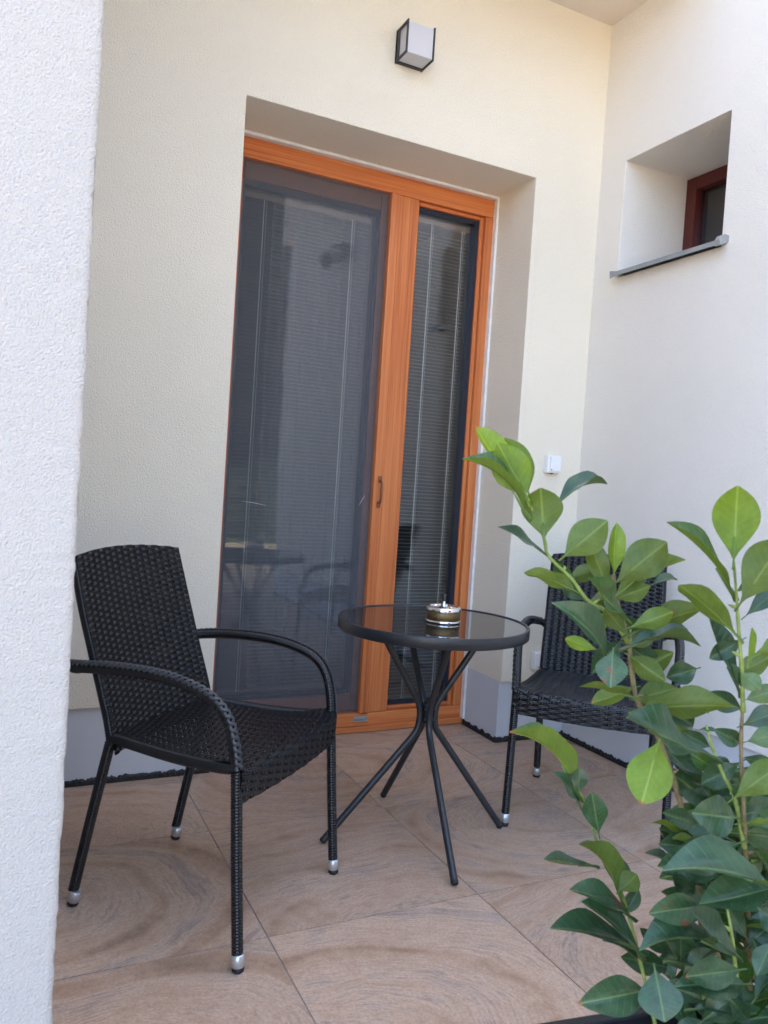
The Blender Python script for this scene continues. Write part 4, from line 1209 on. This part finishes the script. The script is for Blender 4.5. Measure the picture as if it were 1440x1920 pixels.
# ------------------------------------------------------------------ round table
TC = (-1.105, -.668)
tab = empty('bistro_table', (*TC, 0)); tag(tab, 'small round bistro table with smoked glass top and four bent black legs', 'table')
TH, TR = .686, .304
m = MB(); m.lathe([(TR-.013, TH-.034), (TR-.002, TH-.034), (TR, TH-.032), (TR, TH-.002), (TR-.001, TH-.0004), (TR-.003, TH), (TR-.0085, TH), (TR-.0105, TH-.0015), (TR-.0105, TH-.012), (TR-.013, TH-.013), (TR-.013, TH-.034)], seg=96)
m.build('rim', M_STEELBLK, tab, fix=True)
m = MB(); m.lathe([(0.0001, TH-.0032), (TR-.0110, TH-.0032), (TR-.0110, TH-.0085), (.0001, TH-.0085)], seg=96, smooth=False); m.build('tabletop', M_TABLEGLASS, tab, fix=True)
m = MB()
for a in (0, PI/2):
    d = Vector((math.cos(a+.6), math.sin(a+.6), 0))*(TR-.014); s = Vector((-d.y, d.x, 0)).normalized()*.012
    z0, z1 = TH-.030+(.006 if a else 0), TH-.0245+(.006 if a else 0)
    vs = [-d-s, d-s, d+s, -d+s]; m.add([v+Vector((0,0,z0)) for v in vs] + [v+Vector((0,0,z1)) for v in vs], [(0,3,2,1),(4,5,6,7),(0,1,5,4),(1,2,6,5),(2,3,7,6),(3,0,4,7)])
m.build('cross_bar', M_STEELBLK, tab)
feet = [(-1.435, -.653), (-1.100, -.389), (-.838, -.733), (-1.178, -1.008)]
for fx, fy in feet:
    d = Vector((fx-TC[0], fy-TC[1], 0)); rf = d.length; d.normalize()
    pr = lambda r, z: (d.x*r, d.y*r, z)
    line = [pr(rf - t_*(rf-.049), .008 + t_*.302) for t_ in (0, .2, .4, .6, .8, .93, 1)]
    P = catmull(line + [pr(.033, .333), pr(.0268, .358), pr(.0262, .390), pr(.032, .416), pr(.047, .443), pr(.0575, .460), pr(.0988, .525), pr(.140, .591), pr(.181, TH-.030)], .011)
    m = MB(); m.tube(P, .0108, 14); lg = m.build('leg', M_STEELBLK, tab)
    e = Vector(pr(rf, .008)); ax = Vector(pr(rf+.045, -.046)) - e; ax.normalize()
    m = MB(); m.tube([e - ax*.008, e - ax*.001, e + ax*.0035], [.0112, .0112, .0085], 14); m.build('foot_cap', M_RUBBER, lg)
m = MB(); m.tube([(0, 0, .352), (0, 0, .354), (0, 0, .418), (0, 0, .420)], [.012, .0155, .0155, .012], 16)
for z in (.368, .402):
    for k in range(4):
        a = k*PI/2 + .85; d = Vector((math.cos(a), math.sin(a), 0)); m.tube([Vector((0,0,z)), d*.018 + Vector((0,0,z)), d*.0185 + Vector((0,0,z)), d*.024 + Vector((0,0,z))], [.005, .005, .0075, .006], 8)
m.build('hub', M_STEELBLK, tab)

# push-down ashtray on the glass
ash = empty('ashtray', (-1.083, -.690, TH-.0030)); tag(ash, 'push down ashtray with hammered bronze band and chrome lid on the table', 'ashtray')
AR = .0555
m = MB(); m.lathe([(.0001, 0), (AR-.004, 0), (AR, .002), (AR+.001, .005), (AR-.001, .008), (AR-.003, .009)]); m.build('base_ring', M_CHROME, ash, fix=True)
m = MB(); m.lathe([(AR-.0035, .0085), (AR-.0018, .010), (AR-.0018, .034), (AR-.0035, .0355)], seg=64); m.build('bowl', M_BRONZE, ash, fix=True)
m = MB(); m.lathe([(AR-.003, .0350), (AR, .0362), (AR+.0006, .040), (AR-.0004, .0455), (AR-.003, .0490), (AR-.008, .0512), (AR-.012, .0505), (AR-.014, .0475), (AR-.015, .0470), (.034, .0505), (.026, .0520), (.0001, .0525)], seg=64)
ld = m.build('lid', M_CHROME, ash, fix=True)
m = MB(); m.lathe([(.0070, .0515), (.0060, .0560), (.0048, .0640), (.0048, .0665)], seg=20); m.build('stem', M_CHROME, ld, fix=True)
m = MB(); m.lathe([(.0001, .0660), (.0056, .0660), (.0066, .0680), (.0066, .0870), (.0056, .0888), (.0001, .0892)], seg=20); m.build('knob', M_STEELBLK, ld, fix=True)
m = MB()
for k in range(3):
    a = k*2*PI/3 + .7; d = Vector((math.cos(a), math.sin(a), 0))
    m.tube([d*.010 + Vector((0,0,.0540)), d*.026 + Vector((0,0,.0535)), d*.040 + Vector((0,0,.0500))], [.0022, .0018, .0016], 8)
m.build('spoke', M_CHROME, ld)

# ------------------------------------------------------------------ planter and laurel
pl = empty('planter', (-1.42, -2.197, 0), math.radians(-8.8)); tag(pl, 'black rectangular planter trough at the foot of the laurel', 'planter')
PH, hx, hy = .386, .40, .165
m = MB()
def ring(x, y, z): return [(-x, -y, z), (x, -y, z), (x, y, z), (-x, y, z)]
lv = [ring(hx-.05, hy-.03, .004), ring(hx-.012, hy-.012, PH-.022), ring(hx, hy, PH-.022), ring(hx, hy, PH), ring(hx-.016, hy-.016, PH), ring(hx-.018, hy-.018, PH-.05), ring(hx-.05, hy-.035, .02)]
vs = [p for q in lv for p in q]; fs = []
for a in range(len(lv)-1):
    for b in range(4): fs.append((a*4+b, a*4+(b+1) % 4, (a+1)*4+(b+1) % 4, (a+1)*4+b))
fs.append((3, 2, 1, 0)); e = (len(lv)-1)*4; fs.append((e, e+1, e+2, e+3))
m.add(vs, fs); m.build('trough', M_PLANTER, pl, bevel=.004)
m = MB(); nx_, ny_ = 40, 18; vs = []
for a in range(nx_+1):
    for b in range(ny_+1):
        vs.append((-hx+.026 + (2*hx-.052)*a/nx_, -hy+.026 + (2*hy-.052)*b/ny_, PH-.036 + random.uniform(-.006, .008)))
m.add(vs, [(a*(ny_+1)+b, (a+1)*(ny_+1)+b, (a+1)*(ny_+1)+b+1, a*(ny_+1)+b+1) for a in range(nx_) for b in range(ny_)], True)
tag(m.build('soil', M_SOIL, pl), kind='stuff')

shrub = empty('laurel_shrub', (-1.47, -2.10, .36)); tag(shrub, 'cherry laurel shrub with glossy green leaves growing in the black planter', 'shrub')
SO = Vector((-1.47, -2.10, .36))
def leaf_shape(arch, fold, wave, wid, tipw):
    m = MB(); ny, nx = 12, 6; vs = []
    for j in range(ny+1):
        y = j/ny
        w = max(0, math.sin(PI*min(1, y**wid)))**(.74 if y**wid > .5 else 1.0)
        w = max(w, .035 if y < .5 else .06)
        if y > .9: w *= 1 - (y-.9)*tipw
        for i in range(nx+1):
            x = (i/nx - .5)*w
            z = arch*4*y*(1-y) + fold*abs(x)*1.0 + wave*math.sin(y*9 + (2 if x > 0 else 0))*abs(x)*2
            vs.append((x, y, z))
    m.add(vs, [(j*(nx+1)+i, j*(nx+1)+i+1, (j+1)*(nx+1)+i+1, (j+1)*(nx+1)+i) for j in range(ny) for i in range(nx)], True)
    # leaf stalk behind the blade
    m.tube([(0, -.13, -.03), (0, -.05, -.006), (0, .04, arch*.15 - .004), (0, .30, arch*.8-.006)], [.030, .028, .022, .010], 5)
    return m
SH = [leaf_shape(.05, .16, .06, .95, 3), leaf_shape(.14, .36, .05, 1.18, 2), leaf_shape(-.02, .20, .08, 1.3, 2.5), leaf_shape(.06, .20, .02, 1.22, 2), leaf_shape(.10, .30, .03, 1.05, 3), leaf_shape(.03, .12, .04, 1.35, 1), leaf_shape(-.04, .24, .03, 1.12, 2.5)]
meshes = {}
for ln in LEAVES.strip().split('\n'):
    q = [float(x) for x in ln.split()]; kind = int(q[10])
    var = random.randrange(len(SH)); key = (var, kind)
    B, A, N = Vector(q[0:3]), Vector(q[3:6]), Vector(q[6:9]); L = A.length; A = A/L; N = (N - A*N.dot(A)).normalized(); X = A.cross(N)
    mat = Matrix((X*q[9], A*L, N*L)).transposed().to_4x4(); mat.translation = B - SO
    if key in meshes:
        o = bpy.data.objects.new('leaf', meshes[key]); COL.objects.link(o); o.parent = shrub
    else:
        o = SH[var].build('leaf', M_LEAF[kind], shrub); meshes[key] = o.data
    o.matrix_basis = mat
for i, (r, P) in enumerate(STEMS):
    P = [Vector(p) - SO for p in P]; C_ = catmull(P, .012); n = len(C_)
    m = MB(); m.tube(C_, [r*(1 - .55*k/n) * (1.25 if k % 5 == 0 else 1) for k in range(n)], 8)
    for k in range(6, n-1, 5):    # buds in the leaf axils
        d = Vector((random.uniform(-1, 1), random.uniform(-1, 1), random.uniform(.2, 1))).normalized(); b = C_[k]
        m.tube([b, b + d*.006, b + d*.012], [.0022, .0026, .0006], 6)
    m.build('stem', M_BARK if r > .0038 else M_TWIG, shrub)
